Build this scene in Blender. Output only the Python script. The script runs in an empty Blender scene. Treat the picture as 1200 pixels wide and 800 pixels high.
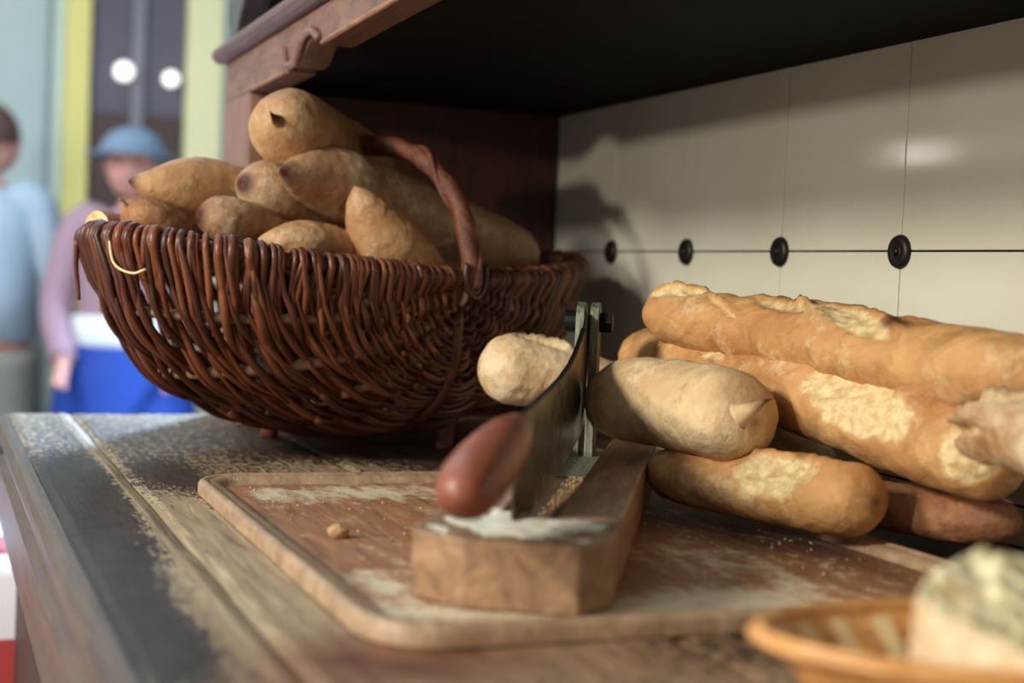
import bpy, bmesh, math, random
import numpy as np
from mathutils import Vector, noise, Matrix

# ------------------------------------------------------------------ camera, world, lights, exposure
scene = bpy.context.scene
COL = scene.collection

def link(o, parent=None):
    COL.objects.link(o)
    if parent is not None:
        o.parent = parent
    return o

def set_camera():
    yaw, pitch, roll = (math.radians(a) for a in (21.49, -2.4516, 2.4459))
    f = Vector((-math.cos(yaw) * math.cos(pitch), math.sin(yaw) * math.cos(pitch), math.sin(pitch)))
    r = f.cross(Vector((0, 0, 1))).normalized()
    u = r.cross(f)
    r2 = r * math.cos(roll) + u * math.sin(roll)
    u2 = -r * math.sin(roll) + u * math.cos(roll)
    cam = bpy.data.cameras.new('camera')
    cam.sensor_width = 36.0
    cam.lens = 36.0 * 1745 / 1200
    cam.clip_start = 0.02
    cam.dof.use_dof = True
    cam.dof.focus_distance = 0.98
    cam.dof.aperture_fstop = 5.0
    o = bpy.data.objects.new('camera', cam)
    o.matrix_world = Matrix(((r2.x, u2.x, -f.x, 0), (r2.y, u2.y, -f.y, -0.63), (r2.z, u2.z, -f.z, 0.15), (0, 0, 0, 1)))
    link(o)
    scene.camera = o
set_camera()

world = bpy.data.worlds.new('world')
scene.world = world
world.use_nodes = True
world.node_tree.nodes['Background'].inputs[0].default_value = (1.0, 0.92, 0.82, 1)
world.node_tree.nodes['Background'].inputs[1].default_value = 0.52

def area(name, loc, target, size, power, col, shape='DISK', size_y=None):
    l = bpy.data.lights.new(name, 'AREA')
    l.shape = shape
    l.size = size
    if size_y:
        l.size_y = size_y
    l.energy = power
    l.color = col
    o = bpy.data.objects.new(name, l)
    d = Vector(target) - Vector(loc)
    o.rotation_euler = d.to_track_quat('-Z', 'Y').to_euler()
    o.location = loc
    link(o)
    return o
area('key_lamp', (0.42, -2.85, 0.57), (-1.1, -0.2, 0.1), 0.12, 26, (1.0, 0.92, 0.80))
area('ceiling_lamp', (-0.4, -2.3, 1.05), (-1.0, -0.2, 0.1), 0.38, 52, (1.0, 1.0, 0.88))
area('globe_lamp_light', (-3.15, -1.70, 0.50), (-0.85, 0, 0.25), 0.08, 0.3, (1.0, 0.93, 0.82))
area('window_daylight', (-4.06, 1.13, 0.75), (-1.3, -0.45, 0.0), 0.45, 620, (0.50, 0.72, 1.0))
area('background_fill', (-4.0, -1.6, 1.5), (-5.0, 0.0, 0.0), 0.9, 42, (0.92, 0.96, 1.0))  # unseen fill light, added to brighten the room beyond

scene.view_settings.view_transform = 'Standard'
scene.view_settings.look = 'None'
scene.view_settings.gamma = 1
scene.view_settings.use_curve_mapping = False
scene.view_settings.exposure = 0.0

random.seed(7)
rng = np.random.RandomState(11)

# ------------------------------------------------------------------ helpers
def mat(name, col, rough=0.6, metal=0.0, spec=0.5):
    m = bpy.data.materials.new(name)
    m.use_nodes = True
    b = m.node_tree.nodes['Principled BSDF']
    b.inputs['Base Color'].default_value = (*col, 1)
    b.inputs['Roughness'].default_value = rough
    b.inputs['Metallic'].default_value = metal
    b.inputs['Specular IOR Level'].default_value = spec
    return m

class N:
    """small node-tree writer"""
    def __init__(s, m):
        s.t = m.node_tree
        s.b = s.t.nodes['Principled BSDF']
        s.tc = s.t.nodes.new('ShaderNodeTexCoord')
    def out(s, socket='Object'):
        return s.tc.outputs[socket]
    def mapping(s, scale=(1, 1, 1), rot=(0, 0, 0), src=None):
        n = s.t.nodes.new('ShaderNodeMapping')
        n.inputs['Scale'].default_value = scale
        n.inputs['Rotation'].default_value = rot
        s.t.links.new(src or s.out(), n.inputs[0])
        return n.outputs[0]
    def noise(s, vec, scale=5, detail=6, rough=0.6, dist=0.0):
        n = s.t.nodes.new('ShaderNodeTexNoise')
        n.inputs['Scale'].default_value = scale
        n.inputs['Detail'].default_value = detail
        n.inputs['Roughness'].default_value = rough
        n.inputs['Distortion'].default_value = dist
        s.t.links.new(vec, n.inputs['Vector'])
        return n.outputs['Fac']
    def wave(s, vec, scale, dist, detail=3, direction='Y'):
        n = s.t.nodes.new('ShaderNodeTexWave')
        n.bands_direction = direction
        n.inputs['Scale'].default_value = scale
        n.inputs['Distortion'].default_value = dist
        n.inputs['Detail'].default_value = detail
        s.t.links.new(vec, n.inputs['Vector'])
        return n.outputs['Fac']
    def ramp(s, fac, stops):
        n = s.t.nodes.new('ShaderNodeValToRGB')
        e = n.color_ramp.elements
        while len(e) < len(stops):
            e.new(0.5)
        for i, (p, c) in enumerate(stops):
            e[i].position = p
            e[i].color = (*c, 1) if len(c) == 3 else c
        s.t.links.new(fac, n.inputs[0])
        return n.outputs[0]
    def mix(s, fac, a, b, mode='MIX'):
        n = s.t.nodes.new('ShaderNodeMix')
        n.data_type = 'RGBA'
        n.blend_type = mode
        for sock, v in ((n.inputs[0], fac), (n.inputs[6], a), (n.inputs[7], b)):
            if isinstance(v, (int, float)):
                sock.default_value = v
            elif isinstance(v, tuple):
                sock.default_value = (*v, 1)
            else:
                s.t.links.new(v, sock)
        return n.outputs[2]
    def math(s, op, a, b=0.0, clamp=False):
        n = s.t.nodes.new('ShaderNodeMath')
        n.operation = op
        n.use_clamp = clamp
        for sock, v in ((n.inputs[0], a), (n.inputs[1], b)):
            if isinstance(v, (int, float)):
                sock.default_value = v
            else:
                s.t.links.new(v, sock)
        return n.outputs[0]
    def attr(s, name):
        n = s.t.nodes.new('ShaderNodeAttribute')
        n.attribute_name = name
        return n.outputs['Fac']
    def rnd(s):
        n = s.t.nodes.new('ShaderNodeObjectInfo')
        return n.outputs['Random']
    def color(s, c):
        s.t.links.new(c, s.b.inputs['Base Color'])
    def rough(s, c):
        s.t.links.new(c, s.b.inputs['Roughness'])
    def bump(s, h, strength=0.3, dist=0.002):
        n = s.t.nodes.new('ShaderNodeBump')
        n.inputs['Strength'].default_value = strength
        n.inputs['Distance'].default_value = dist
        s.t.links.new(h, n.inputs['Height'])
        s.t.links.new(n.outputs[0], s.b.inputs['Normal'])

def C(r, g, b):
    """sRGB 0-255 to linear"""
    return tuple(((v / 255 + 0.055) / 1.055) ** 2.4 if v > 10 else v / 255 / 12.92 for v in (r, g, b))

def wood(name, dark, light, grain=(2, 30, 30), rough=0.5, bump=0.25, spots=None):
    m = mat(name, light, rough)
    n = N(m)
    v = n.mapping(grain)
    g = n.noise(v, 6, 8, 0.65, 0.8)
    g2 = n.noise(n.out(), 14, 5, 0.6)
    c = n.ramp(g, [(0.30, dark), (0.68, light)])
    c = n.mix(n.math('MULTIPLY', g2, 0.5), c, dark)
    if spots:
        s = n.ramp(n.noise(n.out(), 160, 4, 0.7), [(0.66, (0, 0, 0)), (0.72, (1, 1, 1))])
        c = n.mix(s, c, spots)
    n.color(c)
    n.bump(g, bump, 0.0015)
    return m

M = {}
def build_materials():
    M['dark_wood'] = wood('dark_wood', C(38, 15, 8), C(88, 38, 22), (3, 30, 3), 0.45)
    M['dark_wood_x'] = wood('dark_wood_lengthwise', C(30, 12, 8), C(70, 32, 20), (3, 30, 30), 0.5)
    M['shaded_wood'] = wood('shade_darkened_wood', C(9, 4, 3), C(20, 9, 6), (3, 20, 20), 0.8)  # dark shade under and inside the hutch, put into the wood colour
    M['shaded_wood'].node_tree.nodes['Principled BSDF'].inputs['Specular IOR Level'].default_value = 0.15
    M['frame_wood'] = wood('worn_frame_wood', C(92, 60, 50), C(152, 112, 96), (4, 40, 12), 0.45, 0.3, C(200, 180, 165))
    M['frame_wood_v'] = wood('worn_stile_wood', C(105, 66, 52), C(168, 124, 106), (30, 30, 3), 0.4, 0.3)
    M['ledge_wood'] = wood('ledge_wood', C(78, 50, 48), C(128, 92, 86), (3, 40, 40), 0.4, 0.2, C(180, 160, 150))
    M['bare_edge'] = wood('bare_worn_edge', C(110, 68, 48), C(188, 142, 108), (4, 30, 30), 0.6)
    M['grey_wood'] = wood('grey_bracket_wood', C(58, 55, 60), C(105, 98, 100), (10, 10, 5), 0.4)
    M['block_wood'] = wood('slicer_block_wood', C(104, 72, 50), C(186, 146, 108), (3, 12, 12), 0.55)
    M['rail_wood'] = wood('slicer_rail_wood', C(116, 80, 60), C(196, 156, 130), (3, 30, 30), 0.5)
    M['iron'] = mat('dark_iron', C(52, 44, 40), 0.45, 0.7)
    M['black_iron'] = mat('black_iron', C(24, 23, 23), 0.5, 0.5)
    m = M['steel'] = mat('worn_steel', C(150, 150, 132), 0.28, 0.95)
    n = N(m)
    g = n.noise(n.mapping((40, 40, 6)), 8, 6, 0.7)
    n.color(n.ramp(g, [(0.3, C(70, 70, 58)), (0.7, C(178, 178, 158))]))
    n.rough(n.math('MULTIPLY_ADD', g, 0.35))
    m = M['blade'] = mat('tarnished_blade', C(90, 88, 74), 0.3, 0.9)
    n = N(m)
    g = n.noise(n.mapping((1, 1, 1)), 45, 7, 0.65)
    n.color(n.ramp(g, [(0.35, C(66, 62, 50)), (0.7, C(122, 118, 98))]))
    n.rough(n.ramp(g, [(0.3, (0.2, 0.2, 0.2)), (0.8, (0.42, 0.42, 0.42))]))
    m = M['knob'] = mat('varnished_red_handle', C(122, 58, 40), 0.42)
    n = N(m)
    g = n.noise(n.mapping((5, 5, 5)), 9, 5, 0.6)
    n.color(n.ramp(g, [(0.3, C(108, 52, 36)), (0.7, C(150, 86, 62))]))
    # flour / crumbs
    m = M['flour'] = mat('flour_dust', C(214, 206, 186), 0.95)
    m = M['crumb'] = mat('bread_crumb_bits', C(172, 136, 96), 0.9)
    # tiles
    m = M['tile'] = mat('cream_glazed_tile', C(206, 203, 186), 0.12)
    n = N(m)
    g = n.noise(n.mapping((1, 1, 1)), 9, 4, 0.5)
    c = n.ramp(g, [(0.3, C(202, 197, 178)), (0.7, C(212, 208, 192))])
    c = n.mix(n.math('MULTIPLY', n.rnd(), 0.35), c, C(210, 203, 184))
    n.color(c)
    n.bump(n.noise(n.out(), 14, 3, 0.5), 0.10, 0.002)
    M['grout'] = mat('dark_grout', C(46, 38, 26), 0.9)
    # counter: worn dark finish over bare wood, wear painted in the 'wear' attribute
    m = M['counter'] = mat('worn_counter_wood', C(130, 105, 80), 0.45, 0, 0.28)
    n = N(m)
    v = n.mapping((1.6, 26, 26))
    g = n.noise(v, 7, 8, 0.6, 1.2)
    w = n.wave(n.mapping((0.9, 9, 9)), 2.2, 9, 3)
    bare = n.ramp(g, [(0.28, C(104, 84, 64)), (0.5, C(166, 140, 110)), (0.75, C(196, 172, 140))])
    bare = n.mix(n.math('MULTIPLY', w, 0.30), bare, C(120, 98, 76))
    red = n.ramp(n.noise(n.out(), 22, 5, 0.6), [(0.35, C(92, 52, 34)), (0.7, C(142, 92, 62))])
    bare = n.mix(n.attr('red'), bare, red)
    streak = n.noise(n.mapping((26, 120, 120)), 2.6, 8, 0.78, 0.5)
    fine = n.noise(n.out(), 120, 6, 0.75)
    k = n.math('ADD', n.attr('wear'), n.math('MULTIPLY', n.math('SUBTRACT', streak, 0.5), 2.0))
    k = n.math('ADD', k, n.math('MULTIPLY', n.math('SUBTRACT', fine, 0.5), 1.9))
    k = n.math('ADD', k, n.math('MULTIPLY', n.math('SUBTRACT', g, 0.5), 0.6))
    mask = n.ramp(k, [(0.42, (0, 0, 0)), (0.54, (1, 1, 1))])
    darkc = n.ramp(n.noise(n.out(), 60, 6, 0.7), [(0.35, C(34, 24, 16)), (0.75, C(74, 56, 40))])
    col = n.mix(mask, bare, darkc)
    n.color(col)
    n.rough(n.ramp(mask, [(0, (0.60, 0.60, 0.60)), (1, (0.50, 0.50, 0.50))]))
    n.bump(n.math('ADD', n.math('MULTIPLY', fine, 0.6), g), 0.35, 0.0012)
    m = M['edge'] = wood('counter_edge_wood', C(58, 42, 34), C(112, 90, 74), (3, 40, 40), 0.42)
    # tray
    m = M['tray'] = mat('floury_tray_wood', C(160, 110, 70), 0.6)
    n = N(m)
    g = n.noise(n.mapping((3, 30, 30)), 6, 7, 0.6, 0.7)
    base = n.ramp(g, [(0.3, C(122, 78, 50)), (0.7, C(176, 122, 82))])
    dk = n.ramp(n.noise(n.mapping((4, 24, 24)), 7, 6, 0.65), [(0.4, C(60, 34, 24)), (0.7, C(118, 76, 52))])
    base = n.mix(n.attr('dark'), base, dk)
    fine = n.noise(n.out(), 90, 7, 0.75)
    big = n.noise(n.mapping((12, 30, 30)), 2.5, 6, 0.65)
    k = n.math('ADD', n.attr('flour'), n.math('MULTIPLY', n.math('SUBTRACT', fine, 0.5), 1.3))
    k = n.math('ADD', k, n.math('MULTIPLY', n.math('SUBTRACT', big, 0.5), 1.2))
    mask = n.ramp(k, [(0.32, (0, 0, 0)), (0.66, (1, 1, 1))])
    n.color(n.mix(n.math('MULTIPLY', mask, 0.85), base, C(216, 198, 168)))
    n.bump(n.math('ADD', n.math('MULTIPLY', fine, 0.8), g), 0.3, 0.0012)
    M['tray_rim'] = wood('tray_rim_wood', C(132, 98, 72), C(190, 160, 128), (10, 18, 10), 0.5, 0.25, C(198, 184, 160))
    # willow
    m = M['willow'] = mat('brown_willow', C(96, 48, 28), 0.42)
    n = N(m)
    g = n.noise(n.out(), 35, 5, 0.6)
    a = n.ramp(n.rnd(), [(0.0, C(66, 32, 20)), (0.5, C(104, 52, 30)), (1.0, C(138, 78, 44))])
    c = n.mix(n.ramp(g, [(0.35, (0, 0, 0)), (0.65, (1, 1, 1))]), n.mix(0.45, a, C(52, 26, 18)), a)
    s = n.ramp(n.noise(n.out(), 230, 3, 0.7), [(0.70, (0, 0, 0)), (0.76, (1, 1, 1))])
    c = n.mix(n.math('MULTIPLY', s, 0.6), c, C(178, 120, 76))
    n.color(c)
    n.bump(n.noise(n.out(), 160, 4, 0.6), 0.3, 0.001)
    m = M['rib'] = mat('grey_willow_rib', C(122, 92, 70), 0.5)
    n = N(m)
    g = n.noise(n.out(), 60, 5, 0.6)
    n.color(n.ramp(g, [(0.3, C(88, 58, 42)), (0.7, C(148, 116, 90))]))
    m = M['bark'] = mat('barky_handle', C(104, 58, 40), 0.5)
    n = N(m)
    g = n.noise(n.out(), 90, 6, 0.75)
    n.color(n.ramp(g, [(0.35, C(70, 34, 24)), (0.6, C(118, 66, 44)), (0.8, C(168, 112, 80))]))
    n.bump(g, 0.8, 0.003)
    # bread
    def bread(name, crust_lo, crust_hi, dusty, dust_amt, rough=0.62):
        m = M[name] = mat(name, crust_hi, rough, 0, 0.35)
        n = N(m)
        g = n.noise(n.out(), 16, 5, 0.55)
        f = n.noise(n.out(), 140, 6, 0.7)
        h = n.noise(n.out(), 420, 3, 0.6)
        c = n.ramp(g, [(0.30, crust_lo), (0.66, crust_hi)])
        pt = n.ramp(n.noise(n.out(), 38, 6, 0.7, 0.5), [(0.50, (0, 0, 0)), (0.68, (0.55,) * 3)])
        c = n.mix(pt, c, tuple(v * 0.55 for v in crust_lo))
        c = n.mix(n.ramp(n.math('ADD', n.attr('flour'), n.math('MULTIPLY', n.math('SUBTRACT', f, 0.5), 1.3)), [(0.35, (0, 0, 0)), (0.9, (dust_amt,) * 3)]), c, dusty)
        pores = n.ramp(f, [(0.40, C(206, 172, 118)), (0.60, C(232, 208, 160))])
        k = n.math('ADD', n.attr('crumb'), n.math('MULTIPLY', n.math('SUBTRACT', f, 0.5), 0.9))
        k = n.math('ADD', k, n.math('MULTIPLY', n.math('SUBTRACT', g, 0.5), 0.8))
        c = n.mix(n.ramp(k, [(0.25, (0, 0, 0)), (0.75, (0.92,) * 3)]), c, pores)
        k = n.math('ADD', n.attr('burnt'), n.math('MULTIPLY', n.math('SUBTRACT', f, 0.5), 0.5))
        c = n.mix(n.ramp(k, [(0.25, (0, 0, 0)), (1.0, (1, 1, 1))]), c, C(70, 28, 18))
        n.color(c)
        wr = n.noise(n.mapping((1, 1, 1)), 70, 5, 0.62, 0.6)
        n.bump(n.math('ADD', n.math('ADD', f, n.math('MULTIPLY', h, 0.5)), n.math('MULTIPLY', wr, 0.9)), 0.50, 0.0019)
        return m
    bread('golden_crust', C(170, 112, 64), C(208, 158, 102), C(228, 206, 166), 0.8)
    bread('tan_crust', C(150, 102, 64), C(192, 148, 104), C(222, 200, 166), 0.8)
    bread('dusty_crust', C(138, 98, 68), C(178, 138, 102), C(214, 192, 162), 0.9)
    bread('pale_crust', C(190, 148, 104), C(224, 190, 146), C(236, 218, 188), 0.85)
    bread('red_crust', C(112, 66, 42), C(160, 106, 68), C(206, 160, 116), 0.6)
    M['burnt_crust'] = mat('burnt_crust', C(58, 28, 20), 0.6)
    m = M['crumb_face'] = mat('open_crumb', C(222, 204, 160), 0.9)
    n = N(m)
    f = n.noise(n.out(), 60, 6, 0.65)
    n.color(n.ramp(f, [(0.38, C(186, 160, 112)), (0.55, C(226, 210, 170)), (0.8, C(238, 228, 196))]))
    n.bump(f, 1.0, 0.004)
    m = M['bamboo'] = mat('bamboo', C(206, 146, 84), 0.42)
    n = N(m)
    g = n.noise(n.mapping((6, 6, 30)), 14, 4, 0.6)
    n.color(n.ramp(g, [(0.3, C(178, 114, 58)), (0.7, C(224, 166, 102))]))
    M['bamboo_pale'] = mat('pale_bamboo', C(226, 196, 146), 0.5)
    # background
    M['pale_wall'] = mat('pale_blue_wall', C(178, 192, 190), 0.8)
    M['yellow'] = mat('yellow_paint', C(226, 214, 132), 0.6)
    M['yellow_pale'] = mat('pale_yellow_paint', C(236, 228, 178), 0.6)
    M['slate'] = mat('slate_panel', C(92, 86, 98), 0.5)
    M['brown_panel'] = mat('brown_panel', C(74, 54, 48), 0.5)
    M['glass_grey'] = mat('grey_mullion', C(128, 124, 132), 0.4)
    M['floor'] = mat('floor', C(120, 112, 104), 0.7)
    m = M['globe'] = mat('lamp_globe', (1, 1, 1), 0.5)
    b = m.node_tree.nodes['Principled BSDF']
    b.inputs['Emission Color'].default_value = (1, 0.97, 0.92, 1)
    b.inputs['Emission Strength'].default_value = 1.4
    M['skin'] = mat('skin', C(196, 140, 128), 0.6)
    M['blue_cloth'] = mat('royal_blue_cloth', C(8, 58, 150), 0.7)
    M['navy'] = mat('navy_strap', C(14, 20, 48), 0.7)
    M['mauve'] = mat('mauve_cloth', C(160, 128, 142), 0.8)
    M['white'] = mat('white_cloth', C(226, 230, 236), 0.8)
    M['hat_blue'] = mat('blue_hat', C(112, 130, 150), 0.8)
    M['grey_blue'] = mat('grey_blue_cloth', C(156, 172, 186), 0.8)
    M['hair'] = mat('brown_hair', C(82, 56, 46), 0.6)
    M['grey_cloth'] = mat('grey_cloth', C(128, 128, 118), 0.8)
    m = M['check'] = mat('red_checked_cloth', C(190, 60, 60), 0.85)
    n = N(m)
    t = n.t.nodes.new('ShaderNodeTexChecker')
    t.inputs['Scale'].default_value = 9
    t.inputs[1].default_value = (*C(178, 58, 62), 1)
    t.inputs[2].default_value = (*C(228, 220, 224), 1)
    n.t.links.new(n.out(), t.inputs[0])
    n.color(t.outputs[0])
build_materials()

def tag(o, label=None, cat=None, group=None, kind=None):
    if label: o['label'] = label
    if cat: o['category'] = cat
    if group: o['group'] = group
    if kind: o['kind'] = kind
    return o

def mesh_obj(name, verts, faces, m, parent=None, smooth=False, loc=None):
    me = bpy.data.meshes.new(name)
    if isinstance(verts, np.ndarray):
        verts = verts.tolist()
    if isinstance(faces, np.ndarray):
        faces = faces.tolist()
    me.from_pydata(verts, [], faces)
    me.update()
    me.materials.append(m)
    if smooth:
        me.polygons.foreach_set('use_smooth', [True] * len(me.polygons))
    o = bpy.data.objects.new(name, me)
    if loc is not None:
        o.location = loc
    return link(o, parent)

def recenter(o):
    """put the origin of an unparented mesh at the bottom centre of its shape"""
    me = o.data
    co = np.empty(len(me.vertices) * 3)
    me.vertices.foreach_get('co', co)
    co = co.reshape(-1, 3)
    c = np.array([(co[:, 0].min() + co[:, 0].max()) / 2, (co[:, 1].min() + co[:, 1].max()) / 2, co[:, 2].min()])
    co -= c
    me.vertices.foreach_set('co', co.ravel())
    me.update()
    o.location = Vector(o.location) + Vector(c)

def empty(name, loc, rz=0.0):
    o = bpy.data.objects.new(name, None)
    o.location = loc
    o.rotation_euler[2] = rz
    o.empty_display_size = 0.05
    return link(o)

def set_attr(o, name, vals):
    a = o.data.attributes.new(name, 'FLOAT', 'POINT')
    a.data.foreach_set('value', np.asarray(vals, dtype=np.float32))

def box(name, lo, hi, m, parent=None, bevel=0.0, seg=2):
    bm = bmesh.new()
    x0, y0, z0 = lo
    x1, y1, z1 = hi
    v = [bm.verts.new(p) for p in ((x0, y0, z0), (x1, y0, z0), (x1, y1, z0), (x0, y1, z0), (x0, y0, z1), (x1, y0, z1), (x1, y1, z1), (x0, y1, z1))]
    for f in ((0, 3, 2, 1), (4, 5, 6, 7), (0, 1, 5, 4), (1, 2, 6, 5), (2, 3, 7, 6), (3, 0, 4, 7)):
        bm.faces.new([v[i] for i in f])
    if bevel:
        bmesh.ops.bevel(bm, geom=bm.edges[:], offset=bevel, segments=seg, affect='EDGES', profile=0.5)
    me = bpy.data.meshes.new(name)
    bm.to_mesh(me)
    bm.free()
    me.materials.append(m)
    if bevel:
        me.polygons.foreach_set('use_smooth', [seg > 2] * len(me.polygons))
    o = bpy.data.objects.new(name, me)
    return link(o, parent)

def prism(name, pts, axis, a0, a1, m, parent=None, bevel=0.0, loc=None):
    """extrude a 2-D outline along an axis; pts are the other two coordinates in x,y,z order"""
    bm = bmesh.new()
    def P(p, a):
        return {'x': (a, p[0], p[1]), 'y': (p[0], a, p[1]), 'z': (p[0], p[1], a)}[axis]
    lo = [bm.verts.new(P(p, a0)) for p in pts]
    hi = [bm.verts.new(P(p, a1)) for p in pts]
    n = len(pts)
    bm.faces.new(lo)
    bm.faces.new(hi[::-1])
    for i in range(n):
        bm.faces.new((lo[i], hi[i], hi[(i + 1) % n], lo[(i + 1) % n]))
    bmesh.ops.recalc_face_normals(bm, faces=bm.faces[:])
    if bevel:
        bmesh.ops.bevel(bm, geom=bm.edges[:], offset=bevel, segments=2, affect='EDGES', profile=0.5)
    me = bpy.data.meshes.new(name)
    bm.to_mesh(me)
    bm.free()
    me.materials.append(m)
    o = bpy.data.objects.new(name, me)
    if loc is not None:
        o.location = loc
    return link(o, parent)

def lathe(name, prof, m, parent=None, loc=(0, 0, 0), seg=32, rot=None, smooth=True, sy=1.0):
    vs, fs = [], []
    for r, z in prof:
        for k in range(seg):
            a = 2 * math.pi * k / seg
            vs.append((r * math.cos(a), r * math.sin(a) * sy, z))
    n = len(prof)
    for i in range(n - 1):
        for k in range(seg):
            k2 = (k + 1) % seg
            fs.append((i * seg + k, i * seg + k2, (i + 1) * seg + k2, (i + 1) * seg + k))
    fs.append(tuple(range(seg))[::-1])
    fs.append(tuple((n - 1) * seg + k for k in range(seg)))
    o = mesh_obj(name, vs, fs, m, parent, smooth, loc)
    if rot is not None:
        o.rotation_euler = rot
    return o

def frames(P):
    T = np.gradient(P, axis=0)
    T /= np.linalg.norm(T, axis=1)[:, None]
    up = np.array([0, 0, 1.0])
    if abs(T[0] @ up) > 0.9:
        up = np.array([1.0, 0, 0])
    U = np.zeros_like(T)
    u = up - T[0] * (up @ T[0])
    u /= np.linalg.norm(u)
    for i in range(len(T)):
        u = u - T[i] * (u @ T[i])
        u /= np.linalg.norm(u)
        U[i] = u
    return T, U, np.cross(T, U)

def tube_data(P, R, sides=6, cap=True, wob=0.0):
    P = np.asarray(P, float)
    n = len(P)
    R = np.full(n, R) if np.isscalar(R) else np.asarray(R)
    T, U, V = frames(P)
    a = np.linspace(0, 2 * np.pi, sides, endpoint=False)
    rr = R[:, None] * (1 + (wob * rng.randn(n, sides) if wob else 0))
    vs = P[:, None, :] + rr[:, :, None] * (np.cos(a)[None, :, None] * U[:, None, :] + np.sin(a)[None, :, None] * V[:, None, :])
    vs = vs.reshape(-1, 3)
    i = np.arange(n - 1)[:, None] * sides
    k = np.arange(sides)[None, :]
    k2 = (k + 1) % sides
    fs = np.stack([i + k, i + k2, i + sides + k2, i + sides + k], -1).reshape(-1, 4).tolist()
    if cap:
        fs.append(list(range(sides))[::-1])
        fs.append([(n - 1) * sides + j for j in range(sides)])
    return vs, fs

def tube(name, P, R, m, parent=None, sides=6, wob=0.0):
    vs, fs = tube_data(P, R, sides, True, wob)
    return mesh_obj(name, vs, fs, m, parent, True)

def spline(pts, n):
    pts = np.array(pts, float)
    P = np.vstack([2 * pts[0] - pts[1], pts, 2 * pts[-1] - pts[-2]])
    L = np.linalg.norm(np.diff(pts, axis=0), axis=1)
    s = np.concatenate([[0], np.cumsum(L)]) / L.sum()
    out = []
    for t in np.linspace(0, 1, n):
        i = min(np.searchsorted(s, t, side='right') - 1, len(pts) - 2)
        x = (t - s[i]) / (s[i + 1] - s[i])
        a, b, c, d = P[i], P[i + 1], P[i + 2], P[i + 3]
        out.append(0.5 * (2 * b + (c - a) * x + (2 * a - 5 * b + 4 * c - d) * x ** 2 + (3 * b - a - 3 * c + d) * x ** 3))
    return np.array(out)

def vnoise(P, scale, seed, octaves=3):
    off = Vector((seed * 3.17, seed * 7.3, seed * 1.9))
    return np.array([noise.fractal(Vector(p) * scale + off, 1.0, 2.0, octaves) for p in P])

# ------------------------------------------------------------------ setting
FLOOR_Z = -0.9
def structure(o):
    o['kind'] = 'structure'
    return o
structure(box('floor', (-6.6, -4.0, FLOOR_Z - 0.05), (1.6, 2.6, FLOOR_Z), M['floor']))
structure(box('ceiling', (-6.6, -4.0, 1.75), (1.6, 2.6, 1.8), M['pale_wall']))
structure(box('wall_far', (-6.15, -4.0, FLOOR_Z), (-6.0, 2.6, 1.75), M['pale_wall']))
wall = structure(box('wall_back', (-1.512, 0.006, FLOOR_Z), (1.2, 0.12, 1.75), M['grout']))

T0, TS = -1.497, 0.157           # tile grid
rows = [(0.0225, 0.18), (0.18, 0.337), (-0.02, 0.0225)]
for i in range(9):
    for (z0, z1) in rows:
        g = 0.0006
        x0 = T0 + i * TS
        t = box('tile', (x0 + g, -0.0 - random.random() * 0.0004, z0 + g), (x0 + TS - g, 0.006, z1 - g), M['tile'], wall, 0.0007, 2)

# rosettes on the tile corners
ros_labels = ['round dark iron rosette on the tile joint nearest the basket',
              'round dark iron rosette on the tile joint above the left tip of the bread pile',
              'round dark iron rosette on the tile joint between the hinge-side two and the large right one',
              'largest looking round dark iron rosette on the tile joint, rightmost in view']
ros_labels[1] = 'second round dark iron rosette from the basket on the cream tile joint'
ros_labels[2] = 'third round dark iron rosette from the basket on the cream tile joint'
ros0 = None
for k in range(4):
    loc = (T0 + (k + 1) * TS + 0.0005, -0.0008, 0.1795)
    if ros0 is None:
        ros0 = empty('tile_rosette', loc)
        d = lathe('rosette_disc', [(0.0005, 0.0035), (0.0032, 0.0034), (0.0042, 0.0024), (0.0062, 0.0034), (0.0092, 0.0040), (0.0112, 0.0026), (0.0120, 0.0006), (0.0120, -0.0002)][::-1], M['iron'], ros0, rot=(math.pi / 2, 0, 0), seg=28)
        s = lathe('screw', [(0.0030, 0.0), (0.0030, 0.0040), (0.0018, 0.0052), (0.0004, 0.0055)], M['black_iron'], ros0, rot=(math.pi / 2, 0, 0), seg=14)
        r = ros0
    else:
        r = ros0.copy()
        r.location = loc
        link(r)
        for ch in ros0.children:
            c = ch.copy()
            link(c, r)
            c.rotation_euler[1] = k
    tag(r, ros_labels[k], 'rosette', 'iron rosettes on the tile joints')

# ------------------------------------------------------------------ counter
def blob(x, y, cx, cy, rx, ry, s=1.0, p=2):
    return s * np.exp(-(np.abs((x - cx) / rx) ** p + np.abs((y - cy) / ry) ** p))

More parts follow.
